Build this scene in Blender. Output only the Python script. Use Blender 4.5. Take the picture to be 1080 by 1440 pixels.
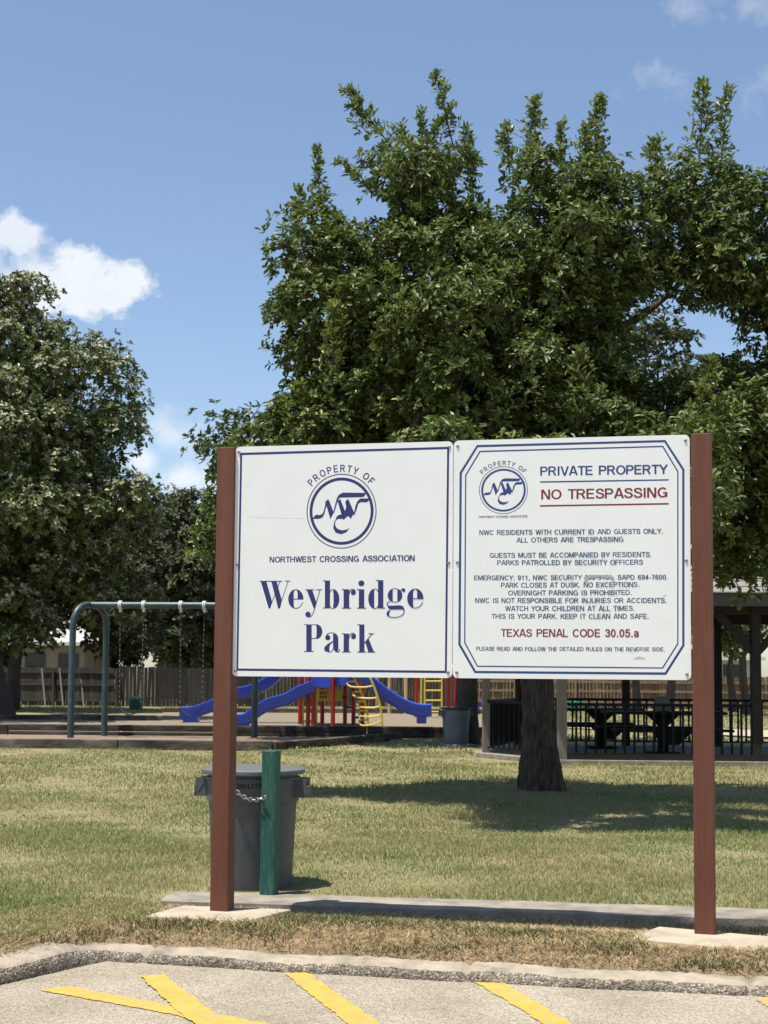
import bpy, bmesh, math, random
import numpy as np
from mathutils import Vector, Matrix, noise as mnoise

for o in list(bpy.data.objects):
    bpy.data.objects.remove(o)
S = bpy.context.scene
COL = S.collection
R = math.radians
random.seed(7)

# ------------------------------------------------------------------ camera
FOC, PPY = 2000.0, 805.0            # focal length and principal row, in photo pixels
PITCH, ROLL, CAMZ = math.atan(140 / 2000.0), 0.008, 1.35
fwd = Vector((0, math.cos(PITCH), math.sin(PITCH)))
up0 = Vector((0, -math.sin(PITCH), math.cos(PITCH)))
rt0 = Vector((1, 0, 0))
rt = rt0 * math.cos(ROLL) + up0 * math.sin(ROLL)
upv = up0 * math.cos(ROLL) - rt0 * math.sin(ROLL)
CAM = Vector((0, 0, CAMZ))
cd = bpy.data.cameras.new('camera')
cam = bpy.data.objects.new('camera', cd)
COL.objects.link(cam)
m = Matrix.Identity(4)
for i in range(3):
    m[i][0], m[i][1], m[i][2], m[i][3] = rt[i], upv[i], -fwd[i], CAM[i]
cam.matrix_world = m
cd.sensor_fit = 'VERTICAL'
cd.sensor_height = 24.0
cd.lens = 24.0 * FOC / 1440
cd.shift_y = (PPY - 720) / 1440
cd.clip_start, cd.clip_end = 0.1, 3000
cd.dof.use_dof = True
cd.dof.focus_distance = 7.8
cd.dof.aperture_fstop = 6.5
S.camera = cam

def ray(px, py):
    return fwd + rt * ((px - 540) / FOC) + upv * ((PPY - py) / FOC)
def at(px, py, Y):
    d = ray(px, py); return CAM + d * (Y / d.y)
def onz(px, py, z):
    d = ray(px, py); return CAM + d * ((z - CAMZ) / d.z)

# ------------------------------------------------------------------ light
SUN_EL, SUN_AZ = R(75), (0.84, 0.54)       # SUN_AZ: horizontal direction the light travels
n_ = math.hypot(*SUN_AZ)
trav = Vector((SUN_AZ[0] / n_ * math.cos(SUN_EL), SUN_AZ[1] / n_ * math.cos(SUN_EL), -math.sin(SUN_EL)))
sl = bpy.data.lights.new('sun', 'SUN')
sl.energy, sl.angle, sl.color = 5.0, R(0.5), (1.0, 0.945, 0.845)
so = bpy.data.objects.new('sun', sl); COL.objects.link(so)
so.rotation_euler = trav.to_track_quat('-Z', 'Y').to_euler()
so.location = (-8, -6, 30)
S.view_settings.view_transform = 'Standard'
S.view_settings.look = 'None'
S.view_settings.gamma = 1
S.view_settings.exposure = 0.68

W = bpy.data.worlds.new('World'); S.world = W; W.use_nodes = True
wn, wl = W.node_tree.nodes, W.node_tree.links
wn.clear()
def N(nodes, t, **kw):
    n = nodes.new(t)
    for k, v in kw.items(): setattr(n, k, v)
    return n
sky = N(wn, 'ShaderNodeTexSky', sky_type='NISHITA', sun_disc=False)
sky.sun_elevation = SUN_EL
sky.sun_rotation = math.atan2(-trav.x, -trav.y)
sky.air_density, sky.dust_density, sky.ozone_density = 1.0, 0.6, 2.2
SKY_STRENGTH = 0.10
tc = N(wn, 'ShaderNodeTexCoord')
sep = N(wn, 'ShaderNodeSeparateXYZ'); wl.new(tc.outputs['Generated'], sep.inputs[0])
def M(op, a, b=None, c=None, clamp=False):
    n = N(wn, 'ShaderNodeMath', operation=op); n.use_clamp = clamp
    for i, v in enumerate((a, b, c)):
        if v is None: continue
        if isinstance(v, (int, float)): n.inputs[i].default_value = v
        else: wl.new(v, n.inputs[i])
    return n.outputs[0]
ysafe = M('MAXIMUM', sep.outputs[1], 0.05)
U = M('DIVIDE', sep.outputs[0], ysafe); V = M('DIVIDE', sep.outputs[2], ysafe)
cmb = N(wn, 'ShaderNodeCombineXYZ'); wl.new(U, cmb.inputs[0]); wl.new(V, cmb.inputs[1])
def noise(scale, detail, rough, dist=0.0):
    n = N(wn, 'ShaderNodeTexNoise'); n.inputs['Scale'].default_value = scale
    n.inputs['Detail'].default_value = detail; n.inputs['Roughness'].default_value = rough
    n.inputs['Distortion'].default_value = dist
    wl.new(cmb.outputs[0], n.inputs['Vector']); return n.outputs['Fac']
nz = noise(34, 7, 0.62, 0.25); nz2 = noise(14, 4, 0.55)
cover = None
# (centre in the sky, half sizes, softness, opacity) of each cloud
for (px, py, rx, ry, nk, soft, op) in [
        (112, 402, 100, 58, 1.0, .34, .97), (22, 330, 46, 38, 1.0, .4, .9), (40, 400, 110, 60, 1.0, .7, .9),
        (245, 615, 64, 38, 1.6, 1.0, .6), (262, 672, 56, 26, 1.2, .8, .85), (200, 645, 36, 26, 1.2, .8, .8),
        (1030, 8, 110, 30, 2.4, 1.8, .4), (935, 112, 52, 32, 2.6, 1.8, .3), (1062, 120, 40, 34, 2.4, 1.8, .32),
        (-160, 300, 120, 60, 1.2, .4, .9), (1300, 330, 160, 60, 1.3, .5, .9)]:
    d = ray(px, py); u0, v0 = d.x / d.y, d.z / d.y
    du = M('DIVIDE', M('SUBTRACT', U, u0), rx / FOC); dv = M('DIVIDE', M('SUBTRACT', V, v0), ry / FOC)
    r2 = M('SQRT', M('ADD', M('MULTIPLY', du, du), M('MULTIPLY', dv, dv)))
    den = M('ADD', M('SUBTRACT', 1.0, r2), M('MULTIPLY', M('SUBTRACT', nz, 0.5), 2 * nk))
    den = M('MULTIPLY', M('DIVIDE', den, soft, clamp=True), op)
    cover = den if cover is None else M('MAXIMUM', cover, den)
front = M('GREATER_THAN', sep.outputs[1], 0.06)
cover = M('MULTIPLY', M('SMOOTH_MIN', cover, 1.0, 0.1), front, clamp=True)
hs = N(wn, 'ShaderNodeHueSaturation'); hs.inputs['Saturation'].default_value = 0.97
wl.new(sky.outputs[0], hs.inputs['Color'])
shade = N(wn, 'ShaderNodeMix', data_type='RGBA')
shade.inputs['A'].default_value = (4.0, 4.5, 5.2, 1); shade.inputs['B'].default_value = (6.9, 7.0, 7.1, 1)
wl.new(M('MULTIPLY', nz2, 1.15, clamp=True), shade.inputs['Factor'])
mixc = N(wn, 'ShaderNodeMix', data_type='RGBA')
wl.new(cover, mixc.inputs['Factor']); wl.new(hs.outputs[0], mixc.inputs['A']); wl.new(shade.outputs['Result'], mixc.inputs['B'])
bg = N(wn, 'ShaderNodeBackground'); bg.inputs['Strength'].default_value = SKY_STRENGTH
wo = N(wn, 'ShaderNodeOutputWorld')
wl.new(mixc.outputs['Result'], bg.inputs['Color']); wl.new(bg.outputs[0], wo.inputs[0])

# ------------------------------------------------------------------ helpers
def tag(o, label=None, cat=None, group=None, kind=None):
    if label: o['label'] = label
    if cat: o['category'] = cat
    if group: o['group'] = group
    if kind: o['kind'] = kind
    return o
def empty(name, loc, rz=0, **kw):
    o = bpy.data.objects.new(name, None); COL.objects.link(o)
    o.location = loc; o.rotation_euler = (0, 0, rz); o.empty_display_size = .2
    return tag(o, **kw)
def copy_tree(o, parent=None):
    c = o.copy(); COL.objects.link(c); c.parent = parent
    for ch in list(o.children): copy_tree(ch, c)
    return c
def mesh_np(name, V_, F_, mats, parent=None, smooth=False, midx=None):
    V_ = np.asarray(V_, np.float32).reshape(-1, 3); F_ = np.asarray(F_, np.int32)
    k = F_.shape[1]; me = bpy.data.meshes.new(name)
    me.vertices.add(len(V_)); me.vertices.foreach_set('co', V_.ravel())
    me.loops.add(F_.size); me.loops.foreach_set('vertex_index', F_.ravel())
    me.polygons.add(len(F_)); me.polygons.foreach_set('loop_start', np.arange(0, F_.size, k, dtype=np.int32))
    try: me.polygons.foreach_set('loop_total', np.full(len(F_), k, np.int32))
    except Exception: pass
    for mt in (mats if isinstance(mats, (list, tuple)) else [mats]): me.materials.append(mt)
    if midx is not None: me.polygons.foreach_set('material_index', np.asarray(midx, np.int32))
    me.polygons.foreach_set('use_smooth', np.full(len(F_), smooth, bool))
    me.update(calc_edges=True); me.validate()
    o = bpy.data.objects.new(name, me); COL.objects.link(o)
    if parent is not None: o.parent = parent
    return o
class MB:
    def __init__(s): s.v, s.f, s.mi, s.cur = [], [], [], 0
    def add(s, vs, fs):
        b = len(s.v); s.v += [tuple(v) for v in vs]
        for f in fs: s.f.append(tuple(i + b for i in f)); s.mi.append(s.cur)
        return s
    def box(s, c, size, rz=0, mat=None, taper=1.0):
        hx, hy, hz = size[0] / 2, size[1] / 2, size[2] / 2
        vs = []
        T = mat if mat is not None else Matrix.Rotation(rz, 4, 'Z')
        for z in (-hz, hz):
            k = 1 if z < 0 else taper
            for x, y in ((-hx, -hy), (hx, -hy), (hx, hy), (-hx, hy)):
                vs.append(Vector(c) + T @ Vector((x * k, y * k, z)))
        return s.add(vs, [(3, 2, 1, 0), (4, 5, 6, 7), (0, 1, 5, 4), (1, 2, 6, 5), (2, 3, 7, 6), (3, 0, 4, 7)])
    def bar(s, a, b, w, h, roll=0.0):            # box beam from a to b
        a, b = Vector(a), Vector(b); d = b - a
        q = d.to_track_quat('Z', 'X').to_matrix().to_4x4() if abs(d.normalized().z) < .98 else Matrix.Identity(4)
        if abs(d.normalized().z) < .98:
            z = d.normalized(); x = Vector((0, 0, 1)).cross(z).normalized(); y = z.cross(x)
            q = Matrix(((x.x, y.x, z.x, 0), (x.y, y.y, z.y, 0), (x.z, y.z, z.z, 0), (0, 0, 0, 1)))
        else:
            z = d.normalized(); x0 = Vector((math.cos(roll), math.sin(roll), 0)); y = z.cross(x0).normalized(); x = y.cross(z)
            q = Matrix(((x.x, y.x, z.x, 0), (x.y, y.y, z.y, 0), (x.z, y.z, z.z, 0), (0, 0, 0, 1)))
        return s.box((a + b) / 2, (w, h, d.length), mat=q)
    def tube(s, pts, r, n=8, cap=True, closed=False):
        pts = [Vector(p) for p in pts]; rs = r if isinstance(r, (list, tuple)) else [r] * len(pts)
        vs, fs = [], []; x = None; L = len(pts)
        for i, p in enumerate(pts):
            if closed: t = pts[(i + 1) % L] - pts[i - 1]
            else: t = pts[min(i + 1, L - 1)] - pts[max(i - 1, 0)]
            t.normalize()
            if x is None: x = t.orthogonal().normalized()
            x = (x - t * x.dot(t)); x = x.normalized() if x.length > 1e-6 else t.orthogonal().normalized()
            y = t.cross(x)
            for k in range(n):
                a = 2 * math.pi * k / n; vs.append(p + (x * math.cos(a) + y * math.sin(a)) * rs[i])
        for i in range(L if closed else L - 1):
            j = (i + 1) % L
            for k in range(n):
                k2 = (k + 1) % n; fs.append((i * n + k, i * n + k2, j * n + k2, j * n + k))
        if cap and not closed: fs += [tuple(range(n))[::-1], tuple(range((L - 1) * n, L * n))]
        return s.add(vs, fs)
    def lathe(s, prof, c=(0, 0, 0), n=32, sx=1, sy=1):
        vs, fs = [], []; c = Vector(c)
        for r, z in prof:
            for k in range(n):
                a = 2 * math.pi * k / n; vs.append(c + Vector((r * math.cos(a) * sx, r * math.sin(a) * sy, z)))
        for i in range(len(prof) - 1):
            for k in range(n):
                k2 = (k + 1) % n; fs.append((i * n + k, i * n + k2, (i + 1) * n + k2, (i + 1) * n + k))
        return s.add(vs, fs)
    def prism(s, poly, z0, z1):
        n = len(poly)
        return s.add([(x, y, z0) for x, y in poly] + [(x, y, z1) for x, y in poly],
                     [tuple(range(n))[::-1], tuple(range(n, 2 * n))] + [(i, (i + 1) % n, n + (i + 1) % n, n + i) for i in range(n)])
    def build(s, name, mats, parent=None, bevel=0, smooth=False, auto=None):
        me = bpy.data.meshes.new(name); me.from_pydata(s.v, [], s.f)
        ml = mats if isinstance(mats, (list, tuple)) else [mats]
        for mt in ml: me.materials.append(mt)
        for p, i in zip(me.polygons, s.mi): p.material_index = min(i, len(ml) - 1)
        bm = bmesh.new(); bm.from_mesh(me); bmesh.ops.recalc_face_normals(bm, faces=bm.faces)
        if bevel: bmesh.ops.bevel(bm, geom=[e for e in bm.edges if e.is_manifold and e.calc_face_angle(0) > .5], offset=bevel, segments=2, affect='EDGES', profile=.6)
        if smooth:
            for f in bm.faces: f.smooth = True
            lim = auto if auto else R(40)
            for e in bm.edges: e.smooth = e.calc_face_angle(9) < lim
        bm.to_mesh(me); bm.free(); me.update()
        o = bpy.data.objects.new(name, me); COL.objects.link(o)
        if parent is not None: o.parent = parent
        return o
def spline(pts, n=8):                             # Catmull-Rom
    pts = [Vector(p) for p in pts]; out = []
    P_ = [pts[0] * 2 - pts[1]] + pts + [pts[-1] * 2 - pts[-2]]
    for i in range(1, len(P_) - 2):
        for k in range(n):
            t = k / n; a, b, c, d = P_[i - 1:i + 3]
            out.append(.5 * ((2 * b) + (c - a) * t + (2 * a - 5 * b + 4 * c - d) * t * t + (3 * b - a - 3 * c + d) * t ** 3))
    return out + [pts[-1]]

# ------------------------------------------------------------------ materials
def lin(c): return tuple(((v / 255) / 12.92 if v <= 10 else ((v / 255 + .055) / 1.055) ** 2.4) for v in c)
def mat(name, c1, c2=None, scale=8, rough=.7, bump=0, bscale=None, detail=6, c3=None, c3scale=1.5, c3amt=.5, spec=.4, metal=0, stretch=None, island=0):
    mt = bpy.data.materials.new(name); mt.use_nodes = True
    n, l = mt.node_tree.nodes, mt.node_tree.links; p = n['Principled BSDF']
    p.inputs['Roughness'].default_value = rough; p.inputs['Specular IOR Level'].default_value = spec; p.inputs['Metallic'].default_value = metal
    tcx = n.new('ShaderNodeTexCoord'); vec = tcx.outputs['Object']
    if stretch:
        mp = n.new('ShaderNodeMapping'); mp.inputs['Scale'].default_value = stretch; l.new(vec, mp.inputs[0]); vec = mp.outputs[0]
    def nz_(sc, de=6, ro=.6):
        t = n.new('ShaderNodeTexNoise'); t.inputs['Scale'].default_value = sc; t.inputs['Detail'].default_value = de; t.inputs['Roughness'].default_value = ro
        l.new(vec, t.inputs['Vector']); return t.outputs['Fac']
    def ramp_(f, a, b):
        r = n.new('ShaderNodeMapRange'); r.inputs['From Min'].default_value = a; r.inputs['From Max'].default_value = b; l.new(f, r.inputs['Value']); return r.outputs[0]
    def mx(f, a, b):
        x = n.new('ShaderNodeMix'); x.data_type = 'RGBA'
        if isinstance(f, float): x.inputs['Factor'].default_value = f
        else: l.new(f, x.inputs['Factor'])
        for k, v in (('A', a), ('B', b)):
            if isinstance(v, tuple): x.inputs[k].default_value = (*v[:3], 1)
            else: l.new(v, x.inputs[k])
        return x.outputs['Result']
    if c2 is None: c2 = tuple(v * .8 for v in c1)
    col = mx(ramp_(nz_(scale, detail), .35, .65), c1, c2)
    if c3 is not None:
        f = n.new('ShaderNodeMath'); f.operation = 'MULTIPLY'; f.inputs[1].default_value = c3amt
        l.new(ramp_(nz_(c3scale, 5, .65), .5, .68), f.inputs[0]); col = mx(f.outputs[0], col, c3)
    if island:
        g = n.new('ShaderNodeNewGeometry'); h = n.new('ShaderNodeHueSaturation')
        l.new(ramp_(g.outputs['Random Per Island'], 0, 1), h.inputs['Value'])
        r = [x for x in n if x.type == 'MAP_RANGE'][-1]; r.inputs['To Min'].default_value = 1 - island; r.inputs['To Max'].default_value = 1 + island
        l.new(col, h.inputs['Color']); col = h.outputs[0]
    l.new(col, p.inputs['Base Color'])
    if bump:
        b = n.new('ShaderNodeBump'); b.inputs['Strength'].default_value = bump; b.inputs['Distance'].default_value = .02
        l.new(nz_(bscale or scale * 3, 8, .65), b.inputs['Height']); l.new(b.outputs[0], p.inputs['Normal'])
    return mt
def leafmat(name, stops, rough=.42, trans=.22, spec=.5, patch=None, patch_scale=.5):
    """stops: (position, colour) picked per leaf."""
    mt = bpy.data.materials.new(name); mt.use_nodes = True
    n, l = mt.node_tree.nodes, mt.node_tree.links; p = n['Principled BSDF']
    p.inputs['Roughness'].default_value = rough; p.inputs['Specular IOR Level'].default_value = spec
    g = n.new('ShaderNodeNewGeometry'); rp = n.new('ShaderNodeValToRGB')
    el = rp.color_ramp.elements
    while len(el) < len(stops): el.new(.5)
    for e, (pos, c) in zip(el, stops): e.position = pos; e.color = (*c, 1)
    l.new(g.outputs['Random Per Island'], rp.inputs[0]); col = rp.outputs[0]
    if patch:
        tcx = n.new('ShaderNodeTexCoord'); t = n.new('ShaderNodeTexNoise'); t.inputs['Scale'].default_value = patch_scale; t.inputs['Detail'].default_value = 4
        l.new(tcx.outputs['Object'], t.inputs['Vector']); mr = n.new('ShaderNodeMapRange')
        mr.inputs['From Min'].default_value = .42; mr.inputs['From Max'].default_value = .62; mr.inputs['To Max'].default_value = .8; l.new(t.outputs['Fac'], mr.inputs['Value'])
        x = n.new('ShaderNodeMix'); x.data_type = 'RGBA'; x.inputs['B'].default_value = (*patch, 1)
        l.new(mr.outputs[0], x.inputs['Factor']); l.new(col, x.inputs['A']); col = x.outputs['Result']
    l.new(col, p.inputs['Base Color'])
    tr = n.new('ShaderNodeBsdfTranslucent'); l.new(col, tr.inputs['Color'])
    ms = n.new('ShaderNodeMixShader'); ms.inputs[0].default_value = trans
    l.new(p.outputs[0], ms.inputs[1]); l.new(tr.outputs[0], ms.inputs[2]); l.new(ms.outputs[0], n['Material Output'].inputs[0])
    return mt
def speckle(name, base, dark, light, scale, rough=.9, bump=.4, big=None, tint=None):
    """stone chips set in a binder: asphalt, exposed aggregate"""
    mt = bpy.data.materials.new(name); mt.use_nodes = True
    n, l = mt.node_tree.nodes, mt.node_tree.links; p = n['Principled BSDF']; p.inputs['Roughness'].default_value = rough; p.inputs['Specular IOR Level'].default_value = .25
    tcx = n.new('ShaderNodeTexCoord')
    v = n.new('ShaderNodeTexVoronoi'); v.inputs['Scale'].default_value = scale; l.new(tcx.outputs['Object'], v.inputs['Vector'])
    sx = n.new('ShaderNodeSeparateColor'); l.new(v.outputs['Color'], sx.inputs[0])
    rp = n.new('ShaderNodeValToRGB'); e = rp.color_ramp.elements; e[0].color = (*dark, 1); e[1].color = (*light, 1); e[0].position = .05; e[1].position = .98
    k = e.new(.45); k.color = (*base, 1); k = e.new(.75); k.color = (*[b * 1.12 for b in base], 1)
    l.new(sx.outputs[0], rp.inputs[0])
    t = n.new('ShaderNodeTexNoise'); t.inputs['Scale'].default_value = 2.2; t.inputs['Detail'].default_value = 7; l.new(tcx.outputs['Object'], t.inputs['Vector'])
    mr = n.new('ShaderNodeMapRange'); mr.inputs['From Min'].default_value = .38; mr.inputs['From Max'].default_value = .66; l.new(t.outputs['Fac'], mr.inputs['Value'])
    x = n.new('ShaderNodeMix'); x.data_type = 'RGBA'; x.blend_type = 'MULTIPLY'; x.inputs['B'].default_value = (*(tint or (.72, .7, .66)), 1)
    l.new(mr.outputs[0], x.inputs['Factor']); l.new(rp.outputs[0], x.inputs['A']); l.new(x.outputs['Result'], p.inputs['Base Color'])
    b = n.new('ShaderNodeBump'); b.inputs['Strength'].default_value = bump; b.inputs['Distance'].default_value = .006
    l.new(v.outputs['Distance'], b.inputs['Height']); b.invert = True; l.new(b.outputs[0], p.inputs['Normal'])
    return mt

m_lawn = mat('lawn_soil', (.17, .165, .07), (.24, .20, .105), 3, .95, .6, 60, c3=(.20, .16, .09), c3scale=.6, c3amt=.7)
m_dirt = mat('dry_soil', (.17, .125, .07), (.27, .20, .12), 9, .95, .7, 50)
m_asph = speckle('asphalt', (.30, .262, .203), (.18, .155, .125), (.41, .365, .295), 140, tint=(.8, .78, .74))
m_yellow = mat('yellow_road_paint', (.52, .345, .055), (.43, .28, .045), 14, .9, .5, 90, c3=(.29, .25, .19), c3scale=34, c3amt=1.0)
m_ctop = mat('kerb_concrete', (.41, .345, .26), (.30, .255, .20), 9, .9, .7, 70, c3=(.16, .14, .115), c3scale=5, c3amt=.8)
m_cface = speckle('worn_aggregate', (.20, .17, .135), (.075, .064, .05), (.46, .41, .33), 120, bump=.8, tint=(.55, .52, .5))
m_pad = mat('pad_concrete', (.41, .345, .26), (.34, .29, .22), 5, .88, .3, 80, c3=(.25, .21, .16), c3scale=4, c3amt=.7)
m_slab = mat('slab_concrete', (.29, .255, .205), (.17, .152, .125), 6, .9, .35, 60, c3=(.17, .16, .15), c3scale=3, c3amt=.7)
m_brown = mat('brown_painted_wood', (.150, .049, .026), (.115, .038, .021), 5, .6, .35, 40, stretch=(9, 9, .6), c3=(.19, .08, .05), c3scale=2.5, c3amt=.5)
m_green = mat('green_painted_wood', (.013, .088, .066), (.010, .066, .052), 5, .6, .25, 30, stretch=(6, 6, .7), c3=(.16, .26, .2), c3scale=9, c3amt=.35)
m_white = mat('white_sign_sheet', (.79, .80, .77), (.76, .775, .745), 3, .38, .0, spec=.5, c3=(.70, .71, .68), c3scale=7, c3amt=.25)
m_navy = mat('navy_print', (.022, .030, .155), (.028, .034, .12), 60, .5)
m_blue = mat('blue_print', (.020, .060, .20), (.022, .05, .165), 60, .5)
m_slate = mat('slate_blue_print', (.045, .085, .155), (.06, .10, .17), 300, .5)
m_red = mat('dark_red_print', (.21, .018, .026), (.16, .02, .03), 200, .5)
m_screw = mat('steel_screw', (.35, .33, .30), (.22, .2, .18), 200, .45, metal=.7)
m_scuff = mat('bare_scuff', (.42, .42, .40), (.30, .30, .29), 90, .6)
m_grey_plastic = mat('grey_plastic', (.085, .09, .098), (.07, .074, .082), 4, .5, .08, 50, c3=(.13, .13, .13), c3scale=4, c3amt=.45)
m_lid = mat('grey_lid_plastic', (.12, .128, .135), (.10, .106, .112), 5, .5, .06, 50)
m_blackprint = mat('black_print', (.012, .012, .014), None, 20, .5)
m_blue_plastic_bin = mat('blue_grey_plastic', (.10, .135, .17), (.085, .11, .14), 4, .5, .05, 50)
m_dullchain = mat('dull_steel', (.10, .10, .095), (.07, .07, .07), 40, .5, metal=.6)
m_chain = mat('galvanised_steel', (.45, .45, .44), (.3, .3, .3), 40, .35, metal=.85)
m_bark = mat('tree_bark', (.022, .016, .012), (.115, .086, .066), 9, .95, 1.0, 30, stretch=(3.2, 3.2, .5), c3=(.17, .135, .11), c3scale=5, c3amt=.4)
m_bark2 = mat('dark_bark', (.045, .036, .03), (.085, .07, .058), 8, .95, .9, 20, stretch=(3, 3, .7))
m_timber = mat('weathered_timber', (.105, .088, .068), (.022, .018, .015), 1.3, .9, .8, 12, stretch=(1, 1, 3), c3=(.24, .205, .16), c3scale=2.2, c3amt=.6)
m_timber_shaded = mat('shaded_timber', (.055, .046, .038), (.018, .015, .012), 1.3, .9, .8, 12, stretch=(1, 1, 3), c3=(.15, .125, .10), c3scale=2.0, c3amt=.5)  # timber colour darkened to carry the shade on the middle run
m_pole = mat('pale_pole', (.30, .28, .25), None, 6, .7)
m_mulch = mat('wood_mulch', (.28, .205, .145), (.16, .11, .075), 26, .95, .9, 60, c3=(.14, .09, .06), c3scale=9, c3amt=.6)
m_sandmulch = mat('pale_mulch', (.225, .185, .125), (.15, .12, .08), 22, .95, .7, 60)
m_steelgreen = mat('green_painted_steel', (.032, .062, .068), (.024, .048, .056), 4, .42, .05, 40, c3=(.13, .17, .17), c3scale=3, c3amt=.35)
m_white_metal = mat('white_metal', (.7, .7, .68), None, 10, .4)
m_rubber = mat('black_rubber', (.018, .018, .02), None, 10, .6)
m_slide = mat('blue_slide_plastic', (.028, .075, .52), (.025, .062, .44), 3, .3, spec=.5)
m_redmetal = mat('red_painted_steel', (.34, .012, .018), (.27, .01, .014), 5, .4)
m_yellowmetal = mat('yellow_painted_steel', (.62, .46, .055), (.55, .40, .05), 5, .4)
m_tan = mat('tan_painted_steel', (.48, .33, .17), (.42, .29, .15), 5, .5)
m_fence_grey = mat('grey_fence_board', (.064, .057, .05), (.04, .036, .032), 2.2, .9, .4, 20, stretch=(4, 4, .5), island=.3)
m_fence_brown = mat('brown_fence_board', (.19, .118, .07), (.13, .085, .055), 2.2, .9, .4, 20, stretch=(4, 4, .5), island=.3)
m_fence_wood = mat('pale_fence_rail', (.25, .18, .115), (.17, .125, .085), 4, .9, .3)
m_post_grey = mat('grey_wood_post', (.20, .18, .15), (.14, .125, .105), 4, .85, .3, 30, stretch=(5, 5, .6))
m_blacksteel = mat('black_painted_steel', (.008, .008, .009), None, 10, .6, spec=.15)
m_darkwood = mat('dark_wood', (.022, .018, .015), (.014, .012, .010), 6, .8, .3)  # near-black wood; on the gazebo columns its colour holds the roof's shade
m_fascia = mat('grey_fascia', (.09, .08, .068), (.07, .062, .053), 5, .8)
m_wallbeige = mat('beige_siding', (.27, .24, .195), (.24, .21, .17), 3, .85)
m_wallwhite = mat('pale_siding', (.50, .53, .56), (.45, .48, .5), 3, .85)
m_roofpale = mat('pale_shingles', (.42, .41, .39), (.34, .33, .32), 12, .9, .4, 60)
m_roofgrey = mat('grey_shingles', (.24, .23, .205), (.18, .17, .155), 16, .95, .6, 60, c3=(.17, .165, .155), c3scale=9, c3amt=.5)
m_glass = mat('window_glass', (.03, .035, .04), None, 5, .12)
m_teal = mat('teal_plastic', (.02, .25, .2), None, 5, .4)
m_bluep = mat('blue_plastic', (.04, .07, .32), None, 5, .4)
m_utility = mat('green_utility_paint', (.025, .10, .07), (.02, .08, .055), 5, .5)
m_utility_top = mat('pale_green_paint', (.16, .30, .24), None, 5, .5)
m_blade = leafmat('lawn_blades', [(0, (.115, .165, .048)), (.45, (.18, .228, .07)), (.75, (.275, .285, .11)), (1, (.41, .37, .2))], .6, .35, .25, patch=(.32, .285, .135), patch_scale=.55)
m_straw = leafmat('dry_straw', [(0, (.17, .12, .06)), (.3, (.31, .225, .11)), (.7, (.46, .355, .19)), (1, (.60, .49, .30))], .7, .2, .2)
m_weed = leafmat('green_weeds', [(0, (.035, .055, .016)), (.6, (.075, .10, .03)), (1, (.17, .15, .06))], .6, .25, .3)
m_leaf_main = leafmat('oak_leaves', [(0, (.038, .064, .012)), (.5, (.095, .137, .029)), (.85, (.16, .205, .052)), (1, (.23, .265, .09))], .45, .24, .3)
m_leaf_young = leafmat('young_oak_leaves', [(0, (.08, .12, .025)), (.6, (.14, .185, .04)), (1, (.24, .27, .07))], .4, .4, .5)
m_leaf_b = leafmat('dusty_oak_leaves', [(0, (.035, .055, .02)), (.6, (.07, .095, .035)), (1, (.12, .14, .06))], .45, .22, .4)
m_leaf_pale = leafmat('silvery_leaves', [(0, (.055, .082, .018)), (.6, (.108, .148, .036)), (1, (.18, .21, .08))], .5, .16, .3)
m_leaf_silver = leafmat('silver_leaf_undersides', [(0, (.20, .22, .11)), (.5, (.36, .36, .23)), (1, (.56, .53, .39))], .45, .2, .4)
m_leaf_brown = leafmat('olive_brown_leaves', [(0, (.03, .034, .012)), (.6, (.055, .056, .02)), (1, (.10, .085, .032))], .55, .2, .3)
m_leaf_grey = leafmat('grey_green_leaves', [(0, (.045, .062, .028)), (.6, (.085, .105, .05)), (1, (.15, .165, .085))], .55, .22, .3)

# ------------------------------------------------------------------ ground
AZ = -0.10                                        # car park level
def smooth(a, b, x):
    t = min(1, max(0, (x - a) / (b - a))); return t * t * (3 - 2 * t)
K = [onz(0, 1385, AZ), onz(150, 1352, AZ), onz(640, 1381, AZ), onz(1080, 1402, AZ)]
dl = (K[0] - K[1]); dr = (K[3] - K[2])
KERB = [K[0] + dl * 8, K[0], K[1], K[2], K[3], K[3] + dr * 9]
def kerb_y(x):
    for a, b in zip(KERB, KERB[1:]):
        if x <= b.x or b is KERB[-1]:
            return a.y + (b.y - a.y) * (x - a.x) / (b.x - a.x)
def dip_w(x): return smooth(-1.5, -1.25, x)
def lawn_z(x, y):
    t = y - kerb_y(x)
    z = -0.066 + 0.038 * smooth(.17, .22, t) + .04 * smooth(.22, .42, t) - dip_w(x) * .042 * smooth(.75, 1.05, t) * (1 - smooth(1.42, 1.6, t)) - 0.16 * smooth(9.2, 15, y)
    return z + .012 * math.sin(x * 1.7 + y * .6) * smooth(9, 14, y) + 0.02 * math.sin(x * .31 + 1.3) * math.sin(y * .23) * smooth(14, 30, y)
xs = sorted(set([-400, -200, -120, -80, -55, -40, -30] + [-24 + i for i in range(20)] + [round(-4 + .12 * i, 3) for i in range(67)] + [4.2 + i * .9 for i in range(26)] + [30, 40, 55, 80, 120, 200, 400] + [p.x for p in KERB[1:5]]))
ts = [.08, .14, .17, .195, .22, .25, .28, .31, .35, .4, .5, .6, .7, .75, .82, .89, .96, 1.05, 1.15, 1.25, 1.35, 1.42, 1.46, 1.5, 1.55, 1.6, 1.75, 2.2, 2.8, 3.5, 4.3, 5.2, 6.2, 7.3, 8.5, 10, 12, 14, 17, 20, 24, 28, 33, 40, 50, 65, 90, 130, 200, 350, 700, 1500]
V_ = []; F_ = []
for x in xs:
    for t in ts:
        xx = min(max(x, KERB[0].x), KERB[-1].x); y = kerb_y(xx) + t; V_.append((x, y, lawn_z(xx, y)))
nt = len(ts)
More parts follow.
